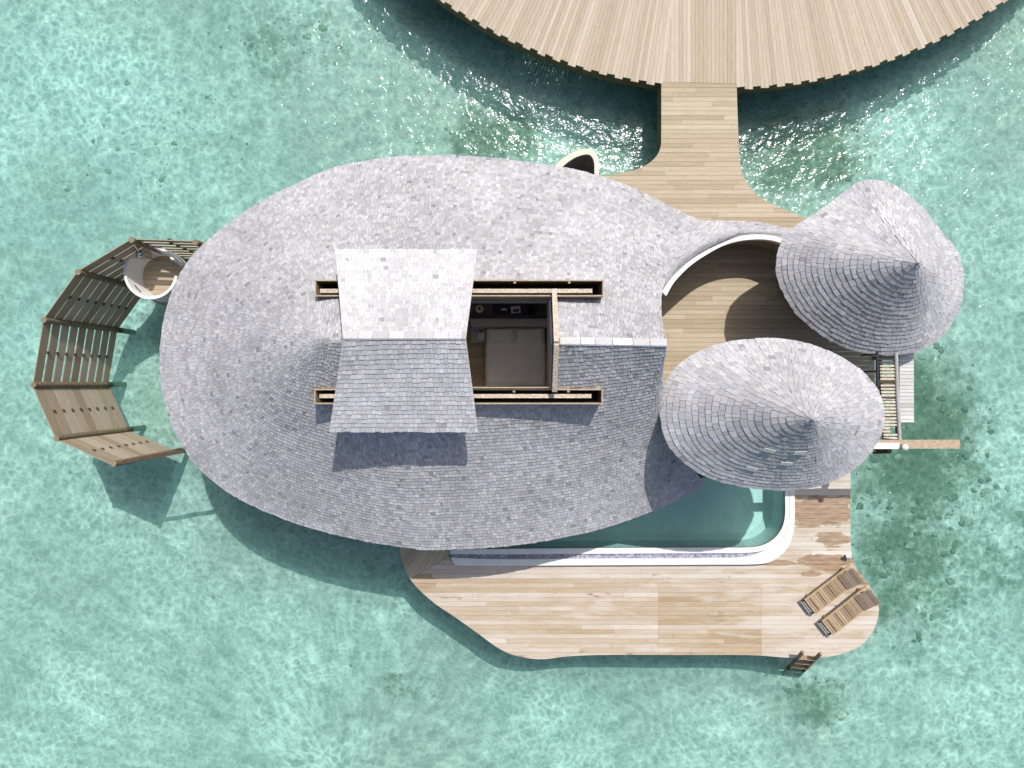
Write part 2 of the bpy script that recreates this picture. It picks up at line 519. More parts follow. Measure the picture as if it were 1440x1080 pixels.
def planks(poly, z, wid, gap, thick, ang=0.0, lmin=2.0, lmax=4.5, y_off=0.0, joints=None):
    """a deck cut board by board from an outline; boards run along ang"""
    ca, sa = math.cos(-ang), math.sin(-ang)
    pp = [(p[0] * ca - p[1] * sa, p[0] * sa + p[1] * ca) for p in poly]
    bm = bmesh.new()
    bm.faces.new([bm.verts.new((x, y, 0)) for x, y in pp])
    y0 = min(p[1] for p in pp)
    y1 = max(p[1] for p in pp)
    x0 = min(p[0] for p in pp)
    x1 = max(p[0] for p in pp)
    base = math.floor(y0 / wid) * wid + y_off
    k0, k1 = -1, int((y1 - base) / wid) + 2
    for k in range(k0, k1 + 1):
        bmesh.ops.bisect_plane(bm, geom=bm.verts[:] + bm.edges[:] + bm.faces[:], dist=1e-5, plane_co=(0, base + k * wid, 0), plane_no=(0, 1, 0))
    rows = {}
    for f in bm.faces:
        rows.setdefault(math.floor((f.calc_center_median().y - base) / wid), []).append(f)
    mb = MB()
    ci, si = math.cos(ang), math.sin(ang)
    for r, fs in rows.items():
        x = x0 - U(0, lmax)
        cuts = []
        while x < x1:
            x += U(lmin, lmax)
            cuts.append(x)
        if joints and base + (r + 0.5) * wid < joints[2]:
            cuts = sorted([c for c in cuts if min(abs(c - joints[0]), abs(c - joints[1])) > 0.4] + [joints[0], joints[1]])
        lo, hi = base + r * wid + gap / 2, base + (r + 1) * wid - gap / 2
        fs = list(fs)
        for cx in cuts:
            gm = set(fs)
            for f in fs:
                gm.update(f.verts)
                gm.update(f.edges)
            res = bmesh.ops.bisect_plane(bm, geom=list(gm), dist=1e-5, plane_co=(cx, 0, 0), plane_no=(1, 0, 0))
            fs = [g for g in res['geom'] if isinstance(g, bmesh.types.BMFace)]
        edges = [x0 - 99] + cuts + [x1 + 99]
        for f in fs:
            cxm = f.calc_center_median().x
            a = max(e for e in edges if e <= cxm)
            b = min(e for e in edges if e > cxm)
            q = []
            for v in f.verts:
                x, y = min(max(v.co.x, a + 0.002), b - 0.002), min(max(v.co.y, lo), hi)
                q.append((x * ci - y * si, x * si + y * ci))
            dz = U(-0.003, 0.003)
            mb.prism(q, z - thick, z + dz)
    bm.free()
    return mb


def skirt(pts, z0, z1, th=0.05, closed=False):
    mb = MB()
    n = len(pts)
    A = [Vector((p[0], p[1], z1)) for p in pts]
    if closed: A.append(A[0].copy())
    B = []
    for i, p in enumerate(A):
        a = A[max(i - 1, 0)]
        b = A[min(i + 1, len(A) - 1)]
        d = (b - a).normalized()
        B.append(p + Vector((-d.y, d.x, 0)) * th)
    return mb.ribbon(A, B, z1 - z0)


def pile(px, py, parent, top=1.45, r=0.11):
    p = P(px, py, DECK)
    mb = MB().tube([(p.x, p.y, -2.0), (p.x, p.y, top)], r, 10)
    return mb.build('pile', 'pile', parent)


# ------------------------------------------------------------------ lagoon
S = 500
from mathutils import noise as mn
gx = [-S, -120, -60, -32] + [-24 + 0.14 * i for i in range(344)] + [32, 60, 120, S]
gy = [-S, -120, -60, -28] + [-18 + 0.14 * i for i in range(258)] + [28, 60, 120, S]


def bed_z(x, y):
    near = 1.0 if abs(x) < 30 and abs(y) < 26 else 0.0
    q = Vector((x, y, 0))
    return -0.9 + near * (0.10 * mn.noise(q * 0.45) + 0.075 * mn.noise(q * 1.3 + Vector((7, 3, 1))) + 0.035 * mn.noise(q * 2.9 + Vector((1, 9, 4))))


mb = MB()
mb.add([(x, y, bed_z(x, y)) for y in gy for x in gx], [(j * len(gx) + i, j * len(gx) + i + 1, (j + 1) * len(gx) + i + 1, (j + 1) * len(gx) + i) for j in range(len(gy) - 1) for i in range(len(gx) - 1)], True)
tag(mb.build('seabed', 'seabed', fix=False), kind='structure')
# coral rubble scattered through the weed patches
ico = bmesh.new()
bmesh.ops.create_icosphere(ico, subdivisions=2, radius=1.0)
ico.verts.index_update()
iv, if_ = [v.co.copy() for v in ico.verts], [[v.index for v in f.verts] for f in ico.faces]
ico.free()
rnd = random.Random(21)
mb = MB()
for (px, py, rx, ry, cnt, r0, r1) in [(1290, 620, 110, 150, 120, .06, .26), (1270, 800, 80, 120, 80, .06, .24), (1390, 740, 60, 140, 40, .05, .2), (1150, 985, 55, 40, 26, .05, .2), (1130, 215, 110, 60, 45, .06, .22),
                                      (700, 190, 80, 45, 36, .06, .22), (400, 60, 90, 45, 34, .05, .2), (240, 190, 110, 90, 22, .05, .16), (565, 965, 22, 18, 12, .05, .16), (120, 230, 60, 60, 8, .05, .15), (700, 540, 720, 530, 40, .03, .1)]:
    for _ in range(int(cnt * 1.25)):
        a, q = rnd.uniform(0, 6.283), rnd.random() ** 0.6
        p = P(px + rx * q * math.cos(a), py + ry * q * math.sin(a), -0.9)
        r = (r0 + (r1 - r0) * rnd.random() ** 3.0) * 0.62
        z = bed_z(p.x, p.y)
        sd = Vector((rnd.uniform(0, 50), rnd.uniform(0, 50), rnd.uniform(0, 50)))
        ex = rnd.uniform(0.7, 1.5)
        vs_ = []
        for v_ in iv:
            d = 1 + 0.75 * mn.noise(v_ * 1.5 + sd) + 0.3 * mn.noise(v_ * 4.0 + sd)
            vs_.append((p.x + v_.x * r * d * ex, p.y + v_.y * r * d, z + v_.z * r * d * 0.32))
        mb.add(vs_, if_, True)
cr_ = Net('coral_rubble')
cv = cr_.noise(cr_.pos(), 14.0, 4, 0.7)
cc = cr_.ramp(cr_.island(), [(0, (0.20, 0.22, 0.13)), (0.5, (0.33, 0.34, 0.23)), (0.85, (0.46, 0.45, 0.34)), (1, (0.58, 0.56, 0.47))])
M['coral'] = cr_.bsdf(cr_.mix(1.0, cc, cr_.ramp(cv, [(0.3, 0.65), (0.7, 1.2)]), 'MULTIPLY'), 0.9, cv, 0.03, 0.8)
tag(mb.build('coral_rubble', 'coral', fix=False), 'dark coral rubble and weed lumps scattered over the sandy seabed', 'coral', kind='stuff')
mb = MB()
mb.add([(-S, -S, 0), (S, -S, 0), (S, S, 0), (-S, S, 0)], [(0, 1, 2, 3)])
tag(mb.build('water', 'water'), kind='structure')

# ------------------------------------------------------------------ shingled roofs
def shingle_rows(col, n_s, length, expo, wid, closed, rows_mode, thick=0.02, nrows=None, holes=()):
    """col(i, t) -> point on the roof, column i of n_s, t from eave (0) to ridge (1)"""
    mb = MB()
    nn = n_s if closed else n_s - 1

    def at(s, t):
        i = int(math.floor(s))
        fr = s - i
        i0 = i % n_s if closed else min(max(i, 0), n_s - 1)
        i1 = (i + 1) % n_s if closed else min(i0 + 1, n_s - 1)
        return col(i0, t).lerp(col(i1, t), fr)

    def ln(s):
        i = int(math.floor(s))
        fr = s - i
        i0 = i % n_s if closed else min(max(i, 0), n_s - 1)
        i1 = (i + 1) % n_s if closed else min(i0 + 1, n_s - 1)
        return length[i0] * (1 - fr) + length[i1] * fr

    Lm = max(length)
    R_ = nrows or int(Lm / expo) + 1
    for k in range(R_):
        def tt(s, kk):
            return kk / R_ if rows_mode == 't' else kk * expo / ln(s)
        # walk along the row
        cum = [0.0]
        prev = at(0, min(1, tt(0, k)))
        for i in range(1, nn + 1):
            q = at(i, min(1, tt(i, k)))
            cum.append(cum[-1] + (q - prev).length)
            prev = q
        tot = cum[-1]
        if tot < 0.05: continue
        d = -U(0, wid)
        j = 0
        marks = []
        while d < tot:
            marks.append(max(0.0, d))
            d += wid * U(0.62, 1.38)
        marks.append(tot)

        def s_of(dd):
            lo, hi = 0, len(cum) - 1
            while hi - lo > 1:
                mid = (lo + hi) // 2
                if cum[mid] <= dd: lo = mid
                else: hi = mid
            return lo + (dd - cum[lo]) / max(1e-9, cum[hi] - cum[lo])
        for a, b in zip(marks, marks[1:]):
            if b - a < 0.02: continue
            sa, sb = s_of(a + 0.003), s_of(b - 0.003)
            sm = (sa + sb) / 2
            t0 = tt(sm, k + U(-0.09, 0.09))
            t1 = tt(sm, k + 1.22)
            if t0 > 0.995: continue
            t0, t1 = max(0, t0), min(1, t1)
            if k == 0: t0 = -U(0, 0.03) / ln(sm)
            p0, p1, p2, p3 = at(sa, t0), at(sb, t0), at(sb, t1), at(sa, t1)
            nrm = (p1 - p0).cross((p3 + p2) / 2 - p0)
            if nrm.length < 1e-7: continue
            nrm.normalize()
            if nrm.z < 0: nrm = -nrm
            h = thick * U(0.75, 1.3)
            up0, up1 = nrm * (h + 0.008), nrm * (0.008 + U(0, 0.002))
            tl = U(-0.003, 0.003)
            lo = [p0 + nrm * 0.002, p1 + nrm * 0.002]
            vs = [p0 + up0 + nrm * tl, p1 + up0 - nrm * tl, p2 + up1, p3 + up1, lo[0], lo[1]]
            mb.add(vs, [(0, 1, 2, 3), (4, 5, 1, 0), (4, 0, 3), (5, 2, 1)])
    return mb


def cut_holes(o, holes):
    bm = bmesh.new()
    bm.from_mesh(o.data)
    off = Vector((0, 0, 0))
    q = o.parent
    while q is not None:
        off += q.location
        q = q.parent
    for (x0, x1, y0, y1) in holes:
        x0, x1, y0, y1 = x0 - off.x, x1 - off.x, y0 - off.y, y1 - off.y
        for (c_, n_) in (((x0, 0, 0), (1, 0, 0)), ((x1, 0, 0), (1, 0, 0)), ((0, y0, 0), (0, 1, 0)), ((0, y1, 0), (0, 1, 0))):
            bmesh.ops.bisect_plane(bm, geom=bm.verts[:] + bm.edges[:] + bm.faces[:], dist=1e-5, plane_co=c_, plane_no=n_)
        dead = [f for f in bm.faces if x0 < f.calc_center_median().x < x1 and y0 < f.calc_center_median().y < y1]
        bmesh.ops.delete(bm, geom=dead, context='FACES')
    bm.to_mesh(o.data)
    bm.free()


def underlay(col, n_s, closed, nt=24, drop=0.0, thick=0.12):
    """solid roof deck under the shingles"""
    mb = MB()
    cols = list(range(n_s)) + ([0] if closed else [])
    top, bot = [], []
    for i in cols:
        for k in range(nt + 1):
            p = col(i, k / nt)
            top.append(p - Vector((0, 0, drop)))
            bot.append(p - Vector((0, 0, drop + thick)))
    m = len(cols)
    w_ = nt + 1
    fs = []
    B = m * w_
    for i in range(m - 1):
        for k in range(nt):
            a = i * w_ + k
            fs.append((a, a + 1, a + w_ + 1, a + w_))
            fs.append((B + a, B + a + w_, B + a + w_ + 1, B + a + 1))
        a = i * w_
        fs.append((a, a + w_, B + a + w_, B + a))
    if not closed:
        for i in (0, m - 1):
            for k in range(nt):
                a = i * w_ + k
                fs.append((a, B + a, B + a + 1, a + 1))
    mb.add(top + bot, fs)
    return mb


villa = empty('villa', P(640, 495, DECK), 'large egg-shaped overwater villa with grey shingle roof and open sliding roof section', 'villa')

EAVE = [(985, 312, 3.6), (940, 290, 3.7), (900, 270, 3.8), (870, 257, 3.85), (830, 245, 3.95), (790, 236, 4.0), (740, 229, 4.1), (690, 223, 4.15), (640, 220, 4.2), (590, 220, 4.2),
        (550, 222, 4.25), (510, 228, 4.3), (470, 237, 4.3), (420, 258, 4.35), (370, 283, 4.4), (330, 309, 4.4), (300, 333, 4.4), (272, 360, 4.4), (252, 390, 4.4), (238, 425, 4.4),
        (229, 465, 4.4), (226, 500, 4.4), (229, 545, 4.4), (240, 590, 4.4), (258, 628, 4.4), (283, 660, 4.4), (317, 688, 4.4), (350, 707, 4.4), (400, 729, 4.4), (450, 745, 4.4),
        (500, 757, 4.4), (550, 766, 4.4), (600, 772, 4.45), (640, 771, 4.5), (700, 768, 4.5), (750, 762, 4.4), (800, 753, 4.25), (850, 741, 4.1), (900, 724, 3.95), (950, 703, 3.8), (992, 680, 3.7)]
RZ = 8.6
eave = spline([P(*e) for e in EAVE], 320)
tip = P(938, 486, RZ)
apex = P(456, 479, RZ)
NS = len(eave)
ridge_pt, bulge = [], []
for i, e in enumerate(eave):
    u = (e.x + 3.6) / (5.1 + 3.6)
    u = min(1, max(0, u))
    u = u * u * (3 - 2 * u) * 0.35 + u * 0.65
    ridge_pt.append(apex.lerp(tip, u))
    g = max(0.0, 1 - i / 55.0) if i < NS / 2 else max(0.0, 1 - (NS - 1 - i) / 75.0)
    bulge.append(g * g)


def main_col(i, t):
    e, r = eave[i], ridge_pt[i]
    p = e.lerp(r, t)
    q = 4 * t * (1 - t)
    p.z -= 0.16 * q
    p.x -= 0.52 * bulge[i] * q
    return p


mlen = []
for i in range(NS):
    L = 0.0
    pr = main_col(i, 0)
    for k in range(1, 13):
        q = main_col(i, k / 12)
        L += (q - pr).length
        pr = q
    mlen.append(L)
HOLES = [(-1.7, 1.06, -0.14, 2.2), (-4.88, 2.27, 2.17, 2.58), (-4.90, 2.25, -0.50, -0.12)]
roof = shingle_rows(main_col, NS, mlen, 0.118, 0.106, False, 'd', 0.022).build('main_roof', 'shingle', villa, fix=False)
cut_holes(roof, HOLES)
ul = underlay(main_col, NS, False, 30, 0.0, 0.16).build('roof_underlay', 'ceiling', roof)
cut_holes(ul, HOLES)

# ridge caps of the fixed roof
mb = MB()
x = 1.13
while x < tip.x - 0.05:
    L = U(0.34, 0.52)
    x2 = min(x + L, tip.x)
    u0, u1 = (x - apex.x) / (tip.x - apex.x), (x2 - apex.x) / (tip.x - apex.x)
    a, b = apex.lerp(tip, u0), apex.lerp(tip, u1)
    for sgn in (1, -1):
        dz = U(0, 0.012)
        A0, A1 = a + Vector((0.006, -0.002 * sgn, 0.05 + dz)), b + Vector((-0.006, -0.002 * sgn, 0.05 + dz))
        w_ = 0.17 if sgn > 0 else 0.03
        B0, B1 = A0 + Vector((0, w_ * sgn, -w_ * 0.60)), A1 + Vector((0, w_ * sgn, -w_ * 0.60))
        mb.ribbon([A0, A1], [B0, B1], 0.025)
    x = x2
mb.build('ridge_cap', 'shingle_pale', villa)

# retractable roof
ZR, ZE = 9.4, 8.0
A_r, B_r = P(482, 476, ZR), P(655, 476, ZR)
sides = {'n': (P(471, 352, ZE), P(671, 352, ZE)), 's': (P(463, 606, ZE), P(672, 606, ZE))}
slide = None
for key, (ea, eb) in sides.items():
    nsl = 24
    def s_col(i, t, ea=ea, eb=eb):
        f = i / (nsl - 1)
        p = ea.lerp(eb, f).lerp(A_r.lerp(B_r, f), t)
        q = 4 * t * (1 - t)
        p.z -= 0.03 * q
        return p
    sl_ = [(s_col(i, 0) - s_col(i, 1)).length for i in range(nsl)]
    o = shingle_rows(s_col, nsl, sl_, 0.13, 0.112, False, 'd', 0.02)
    if slide is None:
        slide = o
        uls = underlay(s_col, nsl, False, 8, 0.0, 0.1)
    else:
        slide.add(o.v, o.f)
        q = underlay(s_col, nsl, False, 8, 0.0, 0.1)
        uls.add(q.v, q.f)
srf = slide.build('sliding_roof', 'shingle_pale', villa, fix=False)
uls.build('sliding_roof_deck', 'ceiling', srf)
mb = MB()
x = A_r.x + 0.01
while x < B_r.x - 0.04:
    x2 = min(x + U(0.28, 0.42), B_r.x)
    for sgn in (1, -1):
        w_ = 0.17 if sgn > 0 else 0.03
        A0, A1 = Vector((x + 0.004, A_r.y - 0.002 * sgn, ZR + 0.045)), Vector((x2 - 0.004, A_r.y - 0.002 * sgn, ZR + 0.045))
        d = Vector((0, w_ * sgn, -w_ * 0.58))
        mb.ribbon([A0, A1], [A0 + d, A1 + d], 0.025)
    x = x2
mb.build('sliding_ridge_cap', 'shingle_pale', srf)
for yy, xs in ((2.33, (-4.1, -1.2)), (-0.31, (-4.1, -1.2))):
    for xx in xs:
        z0 = 7.62
        MB().box((xx, yy, (z0 + 8.35) / 2), (0.12, 0.09, 8.35 - z0)).build('roller_bracket', 'timber', srf)

# roof tracks: long troughs with a timber rail
def track(x0, x1, y0, y1, zt, rail_y, name_mat):
    t = 0.032
    mb = MB()
    zb = 6.75
    h = zt - zb
    mb.box(((x0 + x1) / 2, y1 - t / 2, zb + h / 2), (x1 - x0, t, h))
    mb.box(((x0 + x1) / 2, y0 + t / 2, zb + h / 2 - 0.01), (x1 - x0, t, h - 0.02))
    mb.box((x0 + t / 2, (y0 + y1) / 2, zb + h / 2 - 0.005), (t, y1 - y0 - 2 * t, h - 0.01))
    mb.box((x1 - t / 2, (y0 + y1) / 2, zb + h / 2 - 0.005), (t, y1 - y0 - 2 * t, h - 0.01))
    o = mb.build('roof_track', name_mat, villa)
    MB().box(((x0 + x1) / 2, (y0 + y1) / 2, zb + 0.03), (x1 - x0 - 2 * t, y1 - y0 - 2 * t, 0.05)).build('track_lining', 'dark_wood', o)
    mb = MB()
    for s in (-1, 1):
        yy = (y0 + t + 0.008) if s < 0 else (y1 - t - 0.008)
        mb.box(((x0 + x1) / 2, yy, zb + h / 2 - 0.05), (x1 - x0 - 2 * t, 0.014, h - 0.1))
    mb.build('track_lining', 'dark_wood', o)
    MB().box(((x0 + x1) / 2 - 0.08, rail_y, zt - 0.12), (x1 - x0 - 0.4, 0.1, 0.14)).build('rail', 'timber_rough', o)
    x = x0 + 0.9
    while x < x1 - 0.3:
        MB().box((x, y1 - t - 0.03, zt - 0.05), (0.06, 0.05, 0.05)).build('rail_clip', 'timber', o)
        x += 1.35
    return o


track(-4.88, 2.27, 2.17, 2.58, 7.82, 2.31, 'timber')
track(-4.90, 2.25, -0.50, -0.12, 7.80, -0.30, 'timber')
# frame of the open bay: east rafter pair and wall strip under it
mb = MB()
zr = RZ + 0.08
for (a, b) in (((1.04, 2.30, 7.86), (1.04, 0.955, zr + 0.06)), ((1.04, 0.955, zr + 0.06), (1.04, -0.15, 7.98))):
    mb.beam(a, b, 0.12, 0.16)
mb.build('bay_rafter', 'timber_rough', villa)
mb = MB()
mb.add([(0.965, 2.16, 6.6), (0.965, 2.16, 7.62), (0.965, 0.95, 8.5), (0.965, -0.11, 7.72), (0.965, -0.11, 6.6),
        (0.925, 2.16, 6.6), (0.925, 2.16, 7.62), (0.925, 0.95, 8.5), (0.925, -0.11, 7.72), (0.925, -0.11, 6.6)],
       [(0, 1, 2, 3, 4), (9, 8, 7, 6, 5), (0, 5, 6, 1), (1, 6, 7, 2), (2, 7, 8, 3), (3, 8, 9, 4), (0, 4, 9, 5)])
mb.build('bay_panel', 'greyplaster', villa)
MB().box((-0.35, 2.14, 7.0), (2.6, 0.05, 0.5)).build('bay_beam', 'greyplaster', villa)
mb = MB()
mb.box((-0.35, -0.085, 7.86), (2.6, 0.03, 0.06))
mb.build('bay_trim', 'timber', villa)

# villa walls and floor under the roof
wall_px = []
cen = Vector((-2.2, 0.9, 0))
ring = []
for i in range(0, NS, 4):
    e = eave[i]
    d = cen - Vector((e.x, e.y, 0))
    d = d.normalized()
    ring.append(Vector((e.x, e.y, 0)) + d * 1.35)
ring = [p for p in ring if p.x < 3.1]
mb = MB()
A = [Vector((p.x, p.y, 4.55)) for p in ring]
B = []
for i, p in enumerate(A):
    d = (cen - p)
    d.z = 0
    B.append(p + d.normalized() * 0.12)
A2 = [Vector((p.x, p.y, 4.55)) for p in A]
mb.ribbon(A2, B, 3.25)
mb.build('wall', 'greyplaster', villa)
fl = [(p.x, p.y) for p in ring]
planks(fl, DECK + 0.01, 0.16, 0.006, 0.06, 0.0).build('floor', 'room_floor', villa)
for c_, s_ in (((-0.5, 2.98, 4.1), (5.2, 0.12, 5.0)), ((-0.5, -3.45, 3.1), (5.2, 0.12, 3.0))):
    MB().box(c_, s_).build('partition', 'white', villa)
for xx in (2.05, -3.1):
    pr = [(-3.38, DECK + .01), (-3.38, 4.6), (-0.6, 6.6), (2.9, 6.6), (2.9, DECK + .01)]
    vs_ = [(xx - .06, a, b) for a, b in pr] + [(xx + .06, a, b) for a, b in pr]
    MB().add(vs_, [(0, 1, 2, 3, 4), (9, 8, 7, 6, 5)] + [(i, i + 5, (i + 1) % 5 + 5, (i + 1) % 5) for i in range(5)]).build('partition', 'white', villa)
planks([(-3.03, -3.38), (1.98, -3.38), (1.98, 2.9), (-3.03, 2.9)], 3.298, 0.16, 0.006, 0.06).build('bedroom_floor', 'room_floor', villa)
bounce = MB().rbox((-1.1, -1.65, 3.318), (3.2, 2.7, 0.03), 0.01).build('bounce_sheet', 'white')  # added unseen pale sheet reflecting sunlight up onto the bed
tag(bounce, 'pale bounce sheet added unseen on the bedroom floor beyond the foot of the bed', 'bounce_sheet')
for (px, py) in [(330, 420), (320, 500), (340, 580), (420, 650), (520, 690), (620, 690), (420, 350), (520, 310), (640, 300), (760, 310)]:
    pile(px, py, villa, 1.52, 0.14)

# curved shingled screen wall sweeping from the roof to the pavilion
t_arm = min((k / 100 for k in range(101)), key=lambda t: abs(540 - main_col(0, t).y * F / (CAMZ - main_col(0, t).z) - 411))
q0 = main_col(0, t_arm)
inner = [(720 + q0.x * F / (CAMZ - q0.z), 411, q0.z), (943, 391, 5.55), (965, 369, 4.7), (990, 352, 4.0), (1015, 339, 3.55), (1040, 332, 3.35), (1070, 330, 3.25), (1095, 334, 3.2), (1125, 346, 3.2)]
outer = [(985, 312, 3.6), (1000, 311, 3.42), (1015, 311, 3.25), (1033, 311, 3.1), (1052, 312, 3.0), (1072, 314, 2.95), (1092, 318, 2.92), (1112, 325, 2.9), (1142, 338, 2.9)]
ni = 60
inn = spline([P(*q) for q in inner], ni)
out = spline([P(*q) for q in outer], ni)


def arm_col(i, t):
    p = out[i].lerp(inn[i], t)
    p.z += 0.10 * 4 * t * (1 - t) * min(1, i / 12)
    wgt = max(0.0, 1 - i / 14.0)
    p += (main_col(0, t * t_arm) - out[0].lerp(inn[0], t)) * wgt * wgt
    if i == 0: p += Vector((-0.06, 0, -0.02))
    return p


screen = empty('curved_screen_wall', (P(1040, 330, DECK).x, P(1040, 330, DECK).y, DECK), 'curved screen wall with sloping shingle top and white lip round the courtyard', 'wall')
al = [(out[i] - inn[i]).length for i in range(ni)]
o = shingle_rows(arm_col, ni, al, 0.13, 0.085, False, 'd', 0.012).build('shingle_top', 'shingle', screen, fix=False)
underlay(arm_col, ni, False, 6, 0.0, 0.1).build('top_deck', 'board_dark', o)
mb = MB()
A = [p + Vector((0, 0, 0.05)) for p in inn]
B = []
for i, p in enumerate(inn):
    d = inn[min(i + 1, ni - 1)] - inn[max(i - 1, 0)]
    d.z = 0
    d.normalize()
    B.append(p + Vector((d.y, -d.x, 0)) * 0.15 + Vector((0, 0, 0.03)))
mb.ribbon(A, B, 0.2)
mb.build('lip', 'white', screen)
mb = MB()
for i in range(ni - 1):
    a, b = inn[i], inn[i + 1]
    mb.add([a - Vector((0, 0, .05)), b - Vector((0, 0, .05)), Vector((b.x, b.y, DECK + .002)), Vector((a.x, a.y, DECK + .002))], [(0, 1, 2, 3)])
o2 = [(p - Vector((0, 0, 0.12))) for p in out]
for i in range(ni - 1):
    a, b = o2[i], o2[i + 1]
    ia, ib = inn[i].lerp(out[i], 0.4), inn[i + 1].lerp(out[i + 1], 0.4)
    mb.add([a.lerp(inn[i], .35), b.lerp(inn[i + 1], .35), Vector((ib.x, ib.y, DECK + .002)), Vector((ia.x, ia.y, DECK + .002))], [(0, 1, 2, 3)])
mb.build('wall_face', 'soffit', screen)

# ------------------------------------------------------------------ the two cone-roofed pavilions
def cone(name, label, outline, ze, apx, za, nrows, mat):
    ev = px_curve(outline, ze, 150, True)
    ap = P(apx[0], apx[1], za)
    base = sum((Vector((p.x, p.y, 0)) for p in ev), Vector()) / len(ev)
    base.z = DECK
    root = empty(name, base, label, 'pavilion')

    def c_col(i, t):
        p = ev[i].lerp(ap, t)
        p.z -= 0.12 * 4 * t * (1 - t)
        return p
    ln = [(p - ap).length for p in ev]
    r = shingle_rows(c_col, len(ev), ln, 0.17, 0.15, True, 't', 0.026, nrows).build('roof', mat, root, fix=False)
    underlay(c_col, len(ev), True, 12, 0.0, 0.1).build('roof_underlay', 'board_dark', r)
    mb = MB()
    mb.lathe((ap.x, ap.y, ap.z), [(0.06, -0.06), (0.03, 0.03), (0.0, 0.06)], 10)
    mb.build('finial', 'grey_rail', root)
    return root, ev, ap, base


OUT_U = [(1205, 259), (1226, 254), (1250, 259), (1272, 271), (1294, 290), (1320, 323), (1342, 350), (1352, 378), (1353, 407), (1345, 440), (1328, 467), (1306, 485), (1282, 494), (1250, 498), (1222, 496),
         (1190, 488), (1162, 474), (1138, 457), (1118, 438), (1104, 415), (1095, 394), (1092, 372), (1096, 350), (1104, 333), (1122, 317), (1150, 299), (1180, 277)]
OUT_L = [(1060, 478), (1090, 477), (1120, 481), (1150, 489), (1180, 502), (1205, 518), (1225, 538), (1237, 558), (1242, 582), (1240, 605), (1230, 625), (1212, 648), (1190, 665), (1160, 680), (1130, 686),
         (1100, 688), (1065, 686), (1030, 680), (995, 670), (970, 655), (950, 638), (936, 615), (930, 590), (930, 565), (934, 545), (945, 525), (965, 506), (990, 492), (1025, 482)]
pav_u, ev_u, ap_u, b_u = cone('cone_pavilion', 'low pavilion with pointed shingle cone roof beside the entrance walkway', OUT_U, 4.5, (1291, 370), 7.15, 21, 'shingle_cone')
pav_l, ev_l, ap_l, b_l = cone('cone_pavilion', 'tall pavilion with oval shingle cone roof overhanging the pool, four pale patch shingles', OUT_L, 6.6, (1143, 590), 9.2, 21, 'shingle_cone')
mb = MB()
A = [Vector((b_u.x + (p.x - b_u.x) * 0.6, b_u.y + (p.y - b_u.y) * 0.6, 4.75)) for p in ev_u[::3]]
A.append(A[0].copy())
B = [Vector((b_u.x + (p.x - b_u.x) * 0.95, b_u.y + (p.y - b_u.y) * 0.95, 4.75)) for p in A]
mb.ribbon(A, B, 3.6)
mb.build('wall', 'soffit', pav_u)
mb = MB()
fl = [(b_l.x + 0.15 + (p.x - b_l.x) * 0.62, b_l.y + (p.y - b_l.y) * 0.55) for p in ev_l[::3]]
planks(fl, 4.2, 0.14, 0.008, 0.12).build('upper_floor', 'walk_wood', pav_l)
for a in range(5):
    t = a * 2 * math.pi / 5 + 0.5
    x, y = b_l.x + 1.75 * math.cos(t), b_l.y + 0.95 * math.sin(t)
    MB().tube([(x, y, -2.0), (x, y, 7.0)], 0.09, 10).build('post', 'pile', pav_l)
# pale replacement shingles lying on the south slope
for (px, py, a) in ((1124, 635, 0.06), (1106, 650, 0.05), (1082, 631, -0.3), (1057, 655, -0.3)):
    t = 0
    p = P(px, py, 7.6)
    # find the roof height there
    best = None
    for k in range(30):
        z = 6.6 + k * 0.07
        q = P(px, py, z)
        for i in range(0, 150, 1):
            for tt_ in [0.2 + 0.02 * h for h in range(30)]:
                c_ = ev_l[i].lerp(ap_l, tt_) - Vector((0, 0, 0.48 * tt_ * (1 - tt_)))
                d = (c_ - q).length
                if best is None or d < best[0]: best = (d, c_, i, tt_)
    _, c_, i, tt_ = best
    q = P(px, py, c_.z + 0.0)
    sl1 = (ap_l - ev_l[i]).normalized()
    tan = (ev_l[(i + 1) % 150] - ev_l[i]).normalized()
    nr = tan.cross(sl1).normalized()
    if nr.z < 0: nr = -nr
    m = Matrix((tan, nr.cross(tan), nr)).transposed()
    MB().box(c_ + nr * 0.062, (0.30, 0.14, 0.012), m=m).build('patch_shingle', 'new_shingle', pav_l)

# ------------------------------------------------------------------ decks
POOL_EDGE = [(637, 790), (654, 795.5), (800, 795), (900, 794.5), (1000, 794), (1070, 793), (1092, 785), (1107, 771), (1115, 752), (1117.5, 730), (1117.5, 690), (1117.5, 640)]
bw_c = P(1018, -572, DECK)
RAD = 694 * 0.0238
bw = empty('boardwalk', P(1000, 20, DECK), 'broad round boardwalk of fanned pale planks with a stepped edge', 'boardwalk')
mb = MB()
wid = 0.135
xl, xr = P(932, 0, DECK).x, P(1036, 0, DECK).x
y_in = 20.0
x = xl
k = 0
while x < xr - 0.02:                         # straight run that meets the walkway
    x2 = min(x + wid, xr)
    ye = P(0, 115 + (x - xl) / (xr - xl) * 3, DECK).y
    mb.prism([(x + 0.003, ye), (x2 - 0.003, ye), (x2 - 0.003, y_in + 14), (x + 0.003, y_in + 14)], DECK - 0.05 + U(0, .002), DECK + 0.004 + U(0, 0.004))
    x = x2
